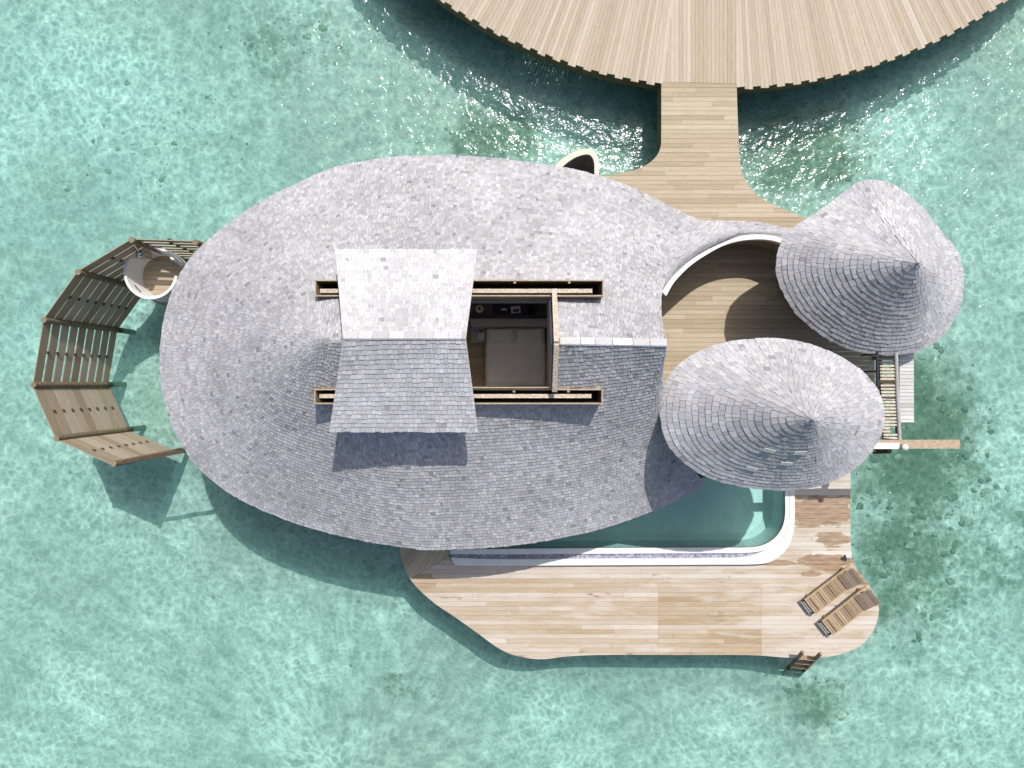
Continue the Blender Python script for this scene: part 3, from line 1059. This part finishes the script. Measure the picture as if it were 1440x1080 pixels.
for sgn in (-1, 1):
    x_edge = xl if sgn < 0 else xr
    th = math.asin((x_edge - bw_c.x) / RAD)
    dth = wid / RAD * sgn
    k = 0
    while abs(th) < 1.15:
        step = 0.08 if (k // 2) % 2 else 0.0
        r1 = RAD + 0.02 + step + U(-0.012, 0.012)
        r0 = RAD - 14
        a, b = th, th + dth * 0.962
        q = [(bw_c.x + r * math.sin(t), bw_c.y - r * math.cos(t)) for (r, t) in ((r1, a), (r1, b), (r0, b), (r0, a))]
        mb.prism(q, DECK - 0.05 + U(0, .002), DECK + 0.004 + U(-0.004, 0.004))
        th += dth
        k += 1
mb.build('planking', 'fan_wood', bw)
pts = [(bw_c.x + (RAD - 0.02) * math.sin(t), bw_c.y - (RAD - 0.02) * math.cos(t)) for t in (-1.15 + 2.3 * i / 90 for i in range(91))]
skirt(pts, 0.95, DECK - 0.06).build('fascia', 'fascia', bw)
for i in range(9):
    t = -0.62 + i * 0.155
    x, y = bw_c.x + (RAD - 1.2) * math.sin(t), bw_c.y - (RAD - 1.2) * math.cos(t)
    MB().tube([(x, y, -2), (x, y, 1.5)], 0.14, 10).build('pile', 'pile', bw)

wk = empty('walkway', P(985, 200, DECK), 'narrow wooden walkway widening into the villa courtyard', 'walkway')
right_edge = [(1036, 118.2), (1038, 180), (1041, 228), (1049, 255), (1070, 278), (1100, 293), (1130, 306), (1170, 325), (1215, 360)]
left_edge = [(845, 247), (880, 242), (905, 234), (921, 222), (929, 207), (930, 185), (930, 115.2)]
re_ = px_curve(right_edge, DECK, 40)
le_ = px_curve(left_edge, DECK, 30)
poly = re_ + [P(1230, 420, DECK), P(1230, 590, DECK), P(1197, 610, DECK), P(1197, 655, DECK), P(1122, 655, DECK), P(1122, 600, DECK), P(880, 600, DECK), P(866, 560, DECK), P(850, 400, DECK), P(835, 300, DECK)] + le_
planks([(p.x, p.y) for p in poly], DECK, 0.155, 0.007, 0.045, 0.0, 1.8, 4.2).build('planking', 'walk_wood', wk)
skirt([(p.x, p.y) for p in le_[::-1]], 0.9, DECK - 0.05).build('fascia', 'fascia', wk)
skirt([(p.x - 0.03, p.y) for p in re_[::-1]], 0.9, DECK - 0.05).build('fascia', 'fascia', wk)
for q in ((945, 140), (1022, 140), (945, 205), (1022, 205), (960, 280), (1060, 300), (1000, 420), (1100, 420), (1210, 420), (1220, 560), (930, 560), (1080, 560)):
    pile(q[0], q[1], wk)

ter = empty('pool_terrace', P(900, 860, DECK), 'sun-bleached curved pool terrace of mixed pale and tan boards', 'terrace')
t_edge = [(577, 815), (590, 830), (612, 849), (640, 868), (675, 893), (700, 911), (725, 922), (760, 927), (800, 923), (850, 921), (950, 921), (1030, 921), (1070, 922), (1110, 925), (1150, 925), (1182, 920), (1210, 908), (1228, 887),
          (1236, 860), (1231, 838), (1215, 813), (1202, 795), (1197, 775), (1196, 740), (1196, 664), (1196, 658)]
te = px_curve(t_edge, DECK, 130)
po = [P(1122, 658, DECK)] + [Vector((p.x, p.y, DECK)) for p in px_curve(POOL_EDGE, 1.78, 90)[::-1]][3:] + [P(631, 782, DECK)]
planks([(p.x, p.y) for p in te + po], DECK, 0.155, 0.006, 0.045, 0.0, 2.2, 6.0, joints=(4.9, 8.35, -6.7)).build('planking', 'terrace_wood', ter)
skirt([(p.x, p.y) for p in te], 0.9, DECK - 0.05).build('fascia', 'fascia', ter)
dg = [(561, 745), (563, 780), (569, 800), (576.8, 814.6), (630.6, 781.7), (640, 772), (640, 745)]
planks([(P(x, y, DECK).x, P(x, y, DECK).y) for x, y in dg], DECK, 0.155, 0.007, 0.045, math.radians(58)).build('doorstep_planking', 'walk_wood', ter)
for q in ((600, 820), (700, 880), (800, 880), (900, 880), (1000, 880), (1100, 880), (1190, 880), (1180, 740), (700, 820), (900, 820), (1050, 820)):
    pile(q[0], q[1], ter)

# ------------------------------------------------------------------ swimming pool
ZP = 1.76
pool = empty('swimming_pool', P(900, 740, DECK), 'teal swimming pool with white rounded rim tucked under the villa roof edge', 'pool')
I_ = [(634, 773), (700, 772), (800, 771), (900, 770.5), (1000, 770), (1050, 770), (1072, 767), (1088, 758), (1099, 744), (1104, 725), (1104, 690), (1104, 640)]
M1 = [(633, 779), (700, 779.5), (800, 779), (900, 778.5), (1000, 778), (1050, 777.5), (1077, 773), (1094, 763), (1105, 748), (1110, 727), (1110, 690), (1110, 640)]
M2 = [(634, 784), (700, 786.5), (800, 786), (900, 785.5), (1000, 785), (1040, 784), (1062, 779.5), (1077.5, 773.5)]
O1 = [(637, 790), (654, 795.5), (800, 795), (900, 794.5), (1000, 794), (1070, 793), (1092, 785), (1107, 771), (1115, 752), (1117.5, 730), (1117.5, 690), (1117.5, 640)]
nI = 90
i_ = px_curve(I_, ZP, nI)
m1 = px_curve(M1, ZP, nI)
mb = MB()
mb.ribbon(i_, m1, 0.16)
mb.build('coping', 'white', pool)
# outer rim: meets the inner ledge after the gutter ends
M2full = M2 + [(1094.5, 763.5), (1105.5, 748.2), (1110.4, 727), (1110.4, 690), (1110.4, 640)]
m2 = px_curve(M2full, ZP + 0.02, nI)
o1 = px_curve(POOL_EDGE, ZP + 0.02, nI)
MB().ribbon(m2, o1, 0.22).build('coping', 'white', pool)
g0 = [Vector((p.x, p.y, ZP - 0.07)) for p in m1]
g1 = [Vector((p.x, p.y, ZP - 0.07)) for p in m2]
ng = next(i for i in range(nI) if (g0[i] - g1[i]).length < 0.02 and i > 20) if any((g0[i] - g1[i]).length < 0.02 and i > 20 for i in range(nI)) else 60
MB().ribbon(g0[:ng], g1[:ng], 0.1).build('overflow_gutter', 'mosaic', pool)
# basin
inn_ = [(p.x, p.y) for p in i_]
back = [P(980, 640, ZP), P(940, 690, ZP), P(860, 712, ZP), P(760, 728, ZP), P(650, 740, ZP)]
out_ = inn_ + [(p.x, p.y) for p in back]
cx = sum(p[0] for p in out_) / len(out_)
cy = sum(p[1] for p in out_) / len(out_)
ZB = 0.45
nb = len(out_)
mb = MB()
vs = [(p[0], p[1], ZP - 0.02) for p in out_] + [(p[0], p[1], ZB + 0.18) for p in out_]
for s in (0.2,):
    for i, p in enumerate(out_):
        a, b = Vector(out_[i - 1]), Vector(out_[(i + 1) % nb])
        d = (b - a).normalized()
        vs.append((p[0] - d.y * s, p[1] + d.x * s, ZB))
fs = []
for L_ in (0, 1):
    for i in range(nb):
        j = (i + 1) % nb
        fs.append((L_ * nb + i, L_ * nb + j, (L_ + 1) * nb + j, (L_ + 1) * nb + i))
fs.append(tuple(range(2 * nb, 3 * nb)))
mb.add(vs, fs)
basin = mb.build('basin', 'pool_tile', pool)
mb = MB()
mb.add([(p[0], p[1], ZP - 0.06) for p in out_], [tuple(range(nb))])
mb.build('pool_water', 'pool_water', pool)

# ------------------------------------------------------------------ slatted gangway, ledge and beam east of the tall pavilion
ZG = 4.0
gang = empty('slatted_gangway', P(1249, 555, ZG), 'narrow gangway of spaced slats beside the tall pavilion', 'gangway')
mb = MB()
ns = 27
for i in range(ns):
    f = i / (ns - 1)
    y = 496 + f * 120
    xa, xb = 1236 + 6 * f, 1261 + 3 * f
    if f > 0.86: xb -= 12 if f < 0.94 else 0
    mb.beam(P(xa, y, ZG), P(xb, y, ZG), 0.058, 0.035)
mb.build('slats', 'pale_timber', gang)
mb = MB()
mb.beam(P(1237, 494, ZG - 0.05), P(1243, 618, ZG - 0.05), 0.05, 0.12)
mb.beam(P(1258, 494, ZG - 0.05), P(1262, 618, ZG - 0.05), 0.05, 0.12)
mb.beam(P(1236, 537, ZG + 0.03), P(1262, 537, ZG + 0.03), 0.1, 0.06)
mb.build('stringer', 'dark_wood', gang)
mb = MB()
mb.tube([P(1260, 496, 4.95), P(1262, 560, 4.95), P(1265.5, 625, 4.95)], 0.055, 8)
for y in (500, 560, 620):
    p = P(1261 + (y - 496) / 130 * 4.5, y, 4.95)
    mb.tube([p, (p.x, p.y, 3.95)], 0.03, 6)
mb.build('handrail', 'grey_rail', gang)
mb = MB()
mb.tube([P(1233.5, 494, 4.9), P(1234, 545, 4.9)], 0.045, 8)
for y in (498, 522, 543):
    p = P(1234, y, 4.9)
    mb.tube([p, (p.x, p.y, 3.95)], 0.03, 6)
mb.build('handrail', 'black', gang)
led = empty('boarded_ledge', P(1275, 545, 3.6), 'pale grey boarded ledge outside the gangway rail over the water', 'ledge')
mb = MB()
yy = 486.0
while yy < 593:
    h = U(4.5, 6)
    y2 = min(yy + h, 594)
    a, b, c_, d_ = P(1265, yy + .25, 3.7), P(1284 + yy * 0.004 - 1, yy + .25, 3.62), P(1284 + y2 * 0.004 - 1, y2 - .25, 3.62), P(1265, y2 - .25, 3.7)
    mb.ribbon([a, d_], [b, c_], 0.05)
    yy = y2
mb.build('boards', 'ledge_board', led)
mb = MB()
for y in (500, 545, 588):
    mb.tube([P(1275, y, 3.55), (P(1275, y, 3.55).x, P(1275, y, 3.55).y, -2)], 0.07, 8)
mb.build('supports', 'pile', led)
bm_ = empty('cantilever_beam', P(1230, 625, 5.0), 'long tan timber beam sticking out over the water past the tall pavilion', 'beam')
MB().beam(P(1100, 625, 5.0), P(1348, 624.5, 5.0), 0.25, 0.12).build('timber_beam', 'timber', bm_)
MB().beam(P(1228, 627, 5.1), P(1264, 627, 5.1), 0.17, 0.07).build('white_cap', 'white', bm_)
pt = P(1272.5, 629, 5.25)
mb = MB().tube([(pt.x, pt.y, -2), (pt.x, pt.y, 5.25)], 0.085, 12)
mb.build('post', 'grey_rail', bm_)
MB().lathe((pt.x, pt.y, 5.25), [(0.09, 0.0), (0.09, 0.03), (0.0, 0.05)], 12).build('post_cap', 'white', bm_)
mb = MB()
mb.tube([P(1226, 632, 4.7), P(1250, 632, 4.7), P(1252, 630, 4.7), P(1252, 636, 4.7), P(1228, 637, 4.7)], 0.035, 6)
mb.box(P(1240, 634, 4.4), (0.36, 0.14, 0.05))
mb.build('bracket', 'dark_wood', bm_)

# ------------------------------------------------------------------ sun loungers
def make_lounger(px, py, rz, label):
    p = P(px, py, 1.95)
    root = empty('sun_lounger', (p.x, p.y, DECK), label, 'sun lounger', 'sun loungers on the terrace', rz)
    root['local'] = 1
    h = 0.34
    W, L = 0.62, 1.86
    mb = MB()
    for s in (-1, 1):
        mb.box((0, s * (W / 2 - 0.025), h - 0.02), (L, 0.045, 0.08))
    mb.box((-L / 2 + 0.025, 0, h - 0.021), (0.05, W - 0.1, 0.076))
    mb.box((L / 2 - 0.025, 0, h - 0.021), (0.05, W - 0.1, 0.076))
    mb.build('frame', 'lounger_frame', root)
    mb = MB()
    x = -L / 2 + 0.10
    k = 0
    while x < 0.18:
        wd = 0.075 if k != 1 else 0.06
        mb.box((x, 0, h + 0.012), (wd, W - 0.1, 0.022))
        x += wd + (0.012 if k % 4 else 0.028)
        k += 1
    while x < 0.38:
        mb.box((x, 0, h + 0.014), (0.068, W - 0.1, 0.022))
        x += 0.072
    mb.build('seat_slats', 'lounger', root)
    mb = MB()
    a = math.radians(26)
    rm = Matrix.Rotation(-a, 3, 'Y')
    hinge = Vector((0.40, 0, h + 0.02))
    for k in range(6):
        c_ = hinge + rm @ Vector((0.045 + k * 0.096, 0, 0.012))
        mb.box(c_, (0.090, W - 0.04, 0.022), m=rm)
    mb.build('backrest', 'lounger_back', root)
    mb = MB()
    for s in (-1, 1):
        MB().box(hinge + rm @ Vector((0.29, s * 0.20, -0.02)), (0.58, 0.04, 0.035), m=rm).build('backrest_rail', 'lounger_frame', root)
    mb = MB()
    for s in (-1, 1):
        MB().beam(hinge + rm @ Vector((0.45, s * 0.2, -0.03)), (0.72, s * 0.2, 0.30), 0.03, 0.03).build('prop', 'lounger_frame', root)
    for sx in (-1, 1):
        for s in (-1, 1):
            MB().box((sx * (L / 2 - 0.20), s * (W / 2 - 0.075), (h - 0.06) / 2), (0.07, 0.05, h - 0.06)).build('leg', 'lounger_frame', root)
    MB().box((-L / 2 - 0.12, 0, 0.16), (0.03, W - 0.06, 0.03)).build('pull_bar', 'grey_rail', root)
    mb = MB()
    for s in (-1, 1):
        MB().beam((-L / 2 + 0.03, s * (W / 2 - 0.06), 0.28), (-L / 2 - 0.12, s * (W / 2 - 0.06), 0.16), 0.03, 0.03).build('bar_bracket', 'black', root)
    return root


make_lounger(1171, 829.5, math.radians(37.5), 'slatted teak sun lounger with raised grey back, the one nearer the pool')
make_lounger(1195, 859, math.radians(38.5), 'slatted teak sun lounger with raised grey back, the one nearer the rounded deck edge')

# small spotlight on the terrace
p = P(1188, 781, DECK)
sp = empty('spotlight', (p.x, p.y, DECK), 'tiny white spotlight standing at the terrace edge above the loungers', 'lamp')
MB().tube([(p.x, p.y, DECK), (p.x, p.y, DECK + 0.22)], 0.025, 8).build('stake', 'black', sp)
MB().tube([(p.x - 0.05, p.y, DECK + 0.2), (p.x + 0.09, p.y + 0.02, DECK + 0.27)], [0.05, 0.075], 10).build('housing', 'white', sp)
MB().tube([(p.x - 0.08, p.y - .005, DECK + 0.185), (p.x - 0.049, p.y, DECK + 0.2)], [0.045, 0.052], 10).build('lens', 'black', sp)

# swim ladder
la = empty('swim_ladder', P(1122, 930, DECK), 'dark timber swim ladder leaning off the terrace into the water', 'ladder')
rails = [(P(1129, 917, 2.3), P(1097, 952, -1.4)), (P(1154, 919, 2.3), P(1118, 955, -1.4))]
for a, b in rails:
    MB().beam(a, b, 0.06, 0.11).build('rail', 'fence_post', la)
for f in (0.18, 0.34, 0.5, 0.66, 0.82):
    a, b = rails[0][0].lerp(rails[0][1], f), rails[1][0].lerp(rails[1][1], f)
    MB().beam(a, b, 0.14, 0.04).build('step', 'lounger', la)

# ------------------------------------------------------------------ privacy fence in the water
fen = empty('slat_fence', P(110, 500, 0), 'curved privacy fence of horizontal slat panels standing in the lagoon', 'fence')
ZT = 4.1
tops = [(276, 341), (186, 338), (111, 383), (63, 450), (48, 541), (81, 616), (161, 652), (272, 632)]
tp = [P(x, y, ZT) for x, y in tops]
for i, p in enumerate(tp[:7]):
    MB().tube([(p.x, p.y, -2.0), (p.x, p.y, 1.5), (p.x, p.y, ZT + 0.06)], [0.10, 0.095, 0.09], 12).build('post', 'fence_post', fen)
for i in range(6):
    a, b = Vector(tp[i]), Vector(tp[i + 1])
    d = (b - a)
    d.z = 0
    d.normalize()
    nrm = Vector((-d.y, d.x, 0))
    if nrm.dot(Vector((0, 0, 0)) - (a + b) / 2) < 0: nrm = -nrm
    o_ = nrm * -0.05
    mb = MB()
    sh_ = 0.27 if i == 0 else (0.405 if i < 3 else 0.365 if i == 3 else 0.432)
    for k in range(9):
        zc = 0.30 + k * 0.45
        m = Matrix((d, nrm, Vector((0, 0, 1)))).transposed()
        c_ = (a + b) / 2 + o_
        c_.z = zc
        mb.box(c_, ((b - a).length - 0.02, 0.024, sh_), m=m)
    pn = mb.build('slat_panel', 'fence_wood', fen)
    mb = MB()
    c_ = (a + b) / 2 + o_ - nrm * 0.06
    mb.tube([(c_.x, c_.y, 0.25), (c_.x, c_.y, 3.85)], 0.04, 6)
    for k in range(8):
        mb.box((c_.x + nrm.x * 0.065, c_.y + nrm.y * 0.065, 0.525 + k * 0.45), (0.09, 0.09, 0.07), math.atan2(d.y, d.x))
    mb.build('batten', 'dark_wood', pn)
MB().beam(P(163, 651.5, 3.8), P(290, 629, 3.8), 0.11, 0.12).build('tie_beam', 'dark_wood', fen)

# ------------------------------------------------------------------ round outdoor shower
FZ = 2.1
sc_ = P(230, 389, FZ)
sh = empty('outdoor_shower', (sc_.x, sc_.y, DECK), 'round white walled outdoor shower with timber floor inside the fence', 'outdoor shower')
Rr = 0.68
poly = [(sc_.x + 0.14 + 0.84 * math.cos(2 * math.pi * k / 40), sc_.y - 0.12 + 0.84 * math.sin(2 * math.pi * k / 40)) for k in range(40)]
planks(poly, FZ, 0.155, 0.007, 0.1).build('timber_floor', 'walk_wood', sh)
A0_, A1_ = math.radians(28), math.radians(352)
mbw, mbr = MB(), MB()
angs = [A0_ + (A1_ - A0_) * k / 60 for k in range(61)]
ro = [Vector((sc_.x + 0.04 + 0.84 * math.cos(t), sc_.y + 0.84 * math.sin(t), 0)) for t in angs]
ri = [Vector((sc_.x + 0.04 + 0.775 * math.cos(t), sc_.y + 0.775 * math.sin(t), 0)) for t in angs]
rf = [Vector((sc_.x + Rr * math.cos(t), sc_.y + Rr * math.sin(t), 0)) for t in angs]
zt_, zf_ = Vector((0, 0, 2.97)), Vector((0, 0, FZ + 0.004))
for i in range(60):
    mbw.add([rf[i] + zf_, rf[i + 1] + zf_, ri[i + 1] + zt_, ri[i] + zt_], [(0, 1, 2, 3)], True)
    mbw.add([ro[i] + zf_, ro[i + 1] + zf_, ro[i + 1] + zt_, ro[i] + zt_], [(0, 1, 2, 3)], True)
for i in (0, 60):
    mbw.add([rf[i] + zf_, ri[i] + zt_, ro[i] + zt_, ro[i] + zf_], [(0, 1, 2, 3)])
mbw.build('round_wall', 'white', sh)
zr_ = Vector((0, 0, 3.02))
mbr.ribbon([p.lerp(q, -0.15) + zr_ for p, q in zip(ro, ri)], [p.lerp(q, 1.15) + zr_ for p, q in zip(ro, ri)], 0.045)
mbr.build('rim', 'white', sh)
for k in range(4):
    t = math.radians(214 + k * 6)
    c_ = Vector((math.cos(t), math.sin(t), 0))
    MB().tube([Vector((sc_.x, sc_.y, 2.72)) + c_ * 0.70, Vector((sc_.x, sc_.y, 2.72)) + c_ * 0.80], 0.03, 8).build('drain_hole', 'dark_wood', sh)
hd = P(195, 357, 3.3)
mb = MB().tube([(hd.x, hd.y, FZ), (hd.x, hd.y, 3.25)], 0.03, 8)
mb.tube([(hd.x, hd.y, 3.2), P(187, 341, 4.0)], 0.018, 6)
mb.build('pipe', 'steel', sh)
MB().lathe((hd.x, hd.y, 3.25), [(0.0, -0.03), (0.12, 0.0), (0.12, 0.05), (0.03, 0.1), (0.0, 0.11)], 16).build('shower_head', 'steel', sh)
for q in ((225, 380), (262, 380), (225, 405), (262, 405)):
    pile(q[0], q[1], sh)

# ------------------------------------------------------------------ curved nook wall by the roof edge
nk = empty('nook_wall', P(815, 235, DECK), 'cream rimmed curved wall round a dark nook at the villa roof edge', 'wall')
O_ = [(770, 246), (780, 234), (792, 222), (808, 213), (823, 209), (834, 211), (840, 219), (842, 232), (842, 262)]
I2 = [(776, 252), (786, 240), (796, 230), (810, 221), (824, 217), (831, 219), (835, 226), (836, 236), (836, 262)]
a_ = px_curve(O_, 3.0, 40)
b_ = px_curve(I2, 3.0, 40)
MB().ribbon(a_, b_, 0.08).build('rim', 'cream', nk)
a2 = [p.lerp(q, 0.12) - Vector((0, 0, 0.085)) for p, q in zip(a_, b_)]
b2 = [p.lerp(q, 0.90) - Vector((0, 0, 0.085)) for p, q in zip(a_, b_)]
MB().ribbon(a2, b2, 2.3).build('wall_body', 'greyplaster', nk)
poly = [(p.x, p.y) for p in b2] + [(P(790, 262, 1.2).x, P(790, 275, 1.2).y)]
MB().prism(poly, 1.0, 1.1).build('nook_floor', 'dark_wood', nk)

# ------------------------------------------------------------------ bedroom seen through the open roof
ZF = 3.3
before = set(bpy.data.objects)
bed = empty('bed', (0.15, 1.05, ZF), 'double bed with smooth white cover under the open roof', 'bed')
x0, x1 = -0.81, 1.12
MB().rbox(((x0 + x1) / 2, 0.91, ZF + 0.17), (1.86, 1.84, 0.30), 0.03).build('base', 'dark_wood', bed)
MB().rbox(((x0 + x1) / 2, 0.92, ZF + 0.42), (1.92, 1.88, 0.22), 0.06).build('mattress', 'bed_linen', bed)
mb = MB()
nx, ny = 26, 22
vs, fs = [], []
for j in range(ny + 1):
    for i in range(nx + 1):
        u, v_ = i / nx, j / ny
        X = x0 - 0.02 + u * (x1 - x0 + 0.04)
        Y = -0.04 + v_ * 1.40
        e = min(u, 1 - u) * 1.97
        f_ = min(v_ * 1.40, 9)
        dr = max(0, 0.07 - min(e, f_)) / 0.07
        Z = ZF + 0.575 - 0.16 * dr * dr + 0.006 * math.sin(9 * X + 4 * Y) + 0.005 * math.sin(14 * Y - 3 * X) + U(0, 0.004)
        vs.append((X, Y, Z))
for j in range(ny):
    for i in range(nx):
        a = j * (nx + 1) + i
        fs.append((a, a + 1, a + nx + 2, a + nx + 1))
mb.add(vs, fs, True)
mb.build('duvet', 'bed_linen', bed)
MB().rbox((0.05, 1.985, ZF + 0.55), (2.66, 0.24, 1.08), 0.02).build('headboard', 'linen_grey', bed)
for k, (cx_, lb) in enumerate(((-0.32, 'white pillow on the bed beside the magazine-covered nightstand'), (0.62, 'white pillow on the bed beside the rafter and dark nightstand'))):
    mb = MB()
    vs, fs = [], []
    for j in range(11):
        for i in range(13):
            u, v_ = i / 6 - 1, j / 5 - 1
            tk = 0.09 * (max(0, 1 - u ** 4) * max(0, 1 - v_ ** 4)) ** 0.5
            pin = 1 - 0.06 * (1 - abs(u)) * v_ * v_
            vs.append((cx_ + u * 0.42, 1.60 + v_ * 0.24 * pin, ZF + 0.62 + tk * 0.8))
    nb_ = len(vs)
    vs += [(a, b, ZF + 0.575) for a, b, c_ in vs]
    for j in range(10):
        for i in range(12):
            a = j * 13 + i
            fs.append((a, a + 1, a + 14, a + 13))
    rim = [i for i in range(13)] + [13 * j + 12 for j in range(1, 11)] + [130 + i for i in range(11, -1, -1)] + [13 * j for j in range(9, 0, -1)]
    for a, b in zip(rim, rim[1:] + rim[:1]): fs.append((a, b, b + nb_, a + nb_))
    mb.add(vs, fs, True)
    tag(mb.build('pillow', 'bed_linen'), lb, 'pillow', 'pillows on the bed')


def nightstand(cx_, cy_, sx, sy, label, mat):
    r = empty('nightstand', (cx_, cy_, ZF), label, 'nightstand', 'nightstands')
    MB().rbox((cx_, cy_, ZF + 0.5), (sx, sy, 0.04), 0.008).build('top', mat, r)
    MB().box((cx_, cy_, ZF + 0.36), (sx - 0.04, sy - 0.04, 0.22)).build('drawer', mat, r)
    for a in (-1, 1):
        for b in (-1, 1):
            MB().box((cx_ + a * (sx / 2 - 0.04), cy_ + b * (sy / 2 - 0.04), ZF + 0.125), (0.035, 0.035, 0.25)).build('leg', 'dark_wood', r)


nightstand(-1.07, 1.64, 0.46, 0.50, 'pale nightstand covered with magazines beside the bed', 'linen_grey')
nightstand(1.39, 1.62, 0.44, 0.56, 'dark nightstand half hidden under the bay rafter', 'desk')
for (dx, dy, sx, sy, m_, lb, rz) in ((-0.1, 0.12, 0.14, 0.10, 'blue_paper', 'small blue booklet on the pale nightstand', 0.05), (0.11, 0.13, 0.16, 0.07, 'desk', 'dark slim box on the pale nightstand', 0.0),
                                     (-0.11, -0.1, 0.16, 0.16, 'green_paper', 'green leaflet on the pale nightstand', 0.1), (0.1, -0.06, 0.18, 0.2, 'paper', 'pale printed magazine on the pale nightstand', -0.1)):
    o = MB().box((-1.07 + dx, 1.64 + dy, ZF + 0.53), (sx, sy, 0.016), rz).build('magazine', m_)
    tag(o, lb, 'magazine')
o = MB().box((1.37, 1.66, ZF + 0.53), (0.18, 0.34, 0.02)).build('magazine', 'paper')
tag(o, 'pale magazine on the dark nightstand', 'magazine')
st = empty('stool', (1.42, 1.14, ZF), 'low dark stool by the bed under the bay rafter', 'stool')
MB().rbox((1.42, 1.14, ZF + 0.40), (0.42, 0.30, 0.06), 0.02).build('seat', 'desk', st)
for a in (-1, 1):
    for b in (-1, 1):
        MB().box((1.42 + a * 0.16, 1.14 + b * 0.11, ZF + 0.185), (0.04, 0.04, 0.37)).build('leg', 'dark_wood', st)
dk = empty('desk', (0.1, 2.58, ZF), 'long charcoal desk behind the headboard', 'desk')
MB().box((0.05, 2.44, ZF + 0.73), (2.9, 0.56, 0.04)).build('desk_top', 'desk', dk)
for a in (-1.3, 0, 1.4):
    MB().box((0.05 + a, 2.44, ZF + 0.355), (0.05, 0.5, 0.71)).build('leg', 'dark_wood', dk)
MB().box((0.05, 2.445, ZF + 0.755), (1.3, 0.42, 0.008)).build('desk_pad', 'black', dk)
lp = empty('table_lamp', (-1.0, 2.42, ZF + 0.75), 'table lamp with round cream shade on the desk', 'lamp')
MB().tube([(-1.0, 2.42, ZF + 0.752), (-1.0, 2.42, ZF + 1.0)], [0.06, 0.02], 10).build('stem', 'steel', lp)
MB().lathe((-1.0, 2.42, ZF + 1.0), [(0.05, 0.16), (0.10, 0.13), (0.13, 0.0)], 18).build('lamp_shade', 'lampshade', lp)
tr = empty('tray', (0.16, 2.42, ZF + 0.76), 'white framed tray on the desk', 'tray')
MB().box((0.16, 2.42, ZF + 0.772), (0.30, 0.22, 0.016), 0.08).build('base', 'bed_linen', tr)
MB().box((0.17, 2.40, ZF + 0.79), (0.2, 0.1, 0.02), 0.08).build('folder', 'desk', tr)
o = MB().box((-0.22, 2.43, ZF + 0.775), (0.18, 0.06, 0.03), 0.0).build('notepad', 'paper')
tag(o, 'small white notepad on the charcoal desk', 'notepad')
pl = empty('potted_plant', (0.66, 2.39, ZF + 0.755), 'dark leafy potted plant on the desk', 'plant')
MB().lathe((0.66, 2.39, ZF + 0.755), [(0.0, 0.0), (0.06, 0.0), (0.08, 0.13), (0.07, 0.13), (0.0, 0.10)], 14).build('pot', 'desk', pl)
mb = MB()
for k in range(60):
    a, el = U(0, 6.28), U(0.2, 1.3)
    d = Vector((math.cos(a) * math.cos(el), math.sin(a) * math.cos(el), math.sin(el)))
    s = d.cross(Vector((0, 0, 1))).normalized() * 0.022
    b = Vector((0.66, 2.39, ZF + 0.86))
    L = U(0.12, 0.26)
    mid = b + d * L * 0.6 + Vector((0, 0, 0.02))
    mb.add([b, mid + s, b + d * L, mid - s], [(0, 1, 2, 3)])
mb.build('leaves', 'leaf', pl, fix=False)
cp = empty('coffee_machine', (1.0, 2.42, ZF + 0.755), 'dark coffee machine at the end of the desk', 'coffee machine')
MB().rbox((0.92, 2.47, ZF + 0.90), (0.2, 0.26, 0.28), 0.02).build('body', 'black', cp)
MB().lathe((0.92, 2.42, ZF + 0.757), [(0.0, 0.0), (0.04, 0.0), (0.045, 0.08), (0.035, 0.08), (0.03, 0.02)], 12).build('cup', 'white', cp)

# the furniture above is sized for a lower floor: to keep its camera view, shrink it about the middle of the bedroom floor
ROOM, MX, MY = 0.927, -0.525, -0.24
for o in set(bpy.data.objects) - before:
    fx, fy = (MX * (1 - ROOM), MY * (1 - ROOM)) if o.parent is None else (0.0, 0.0)
    if o.parent is None and o.type != 'MESH':
        o.location.x = o.location.x * ROOM + fx
        o.location.y = o.location.y * ROOM + fy
    if o.type == 'MESH':
        for v in o.data.vertices:
            v.co.x = v.co.x * ROOM + fx
            v.co.y = v.co.y * ROOM + fy
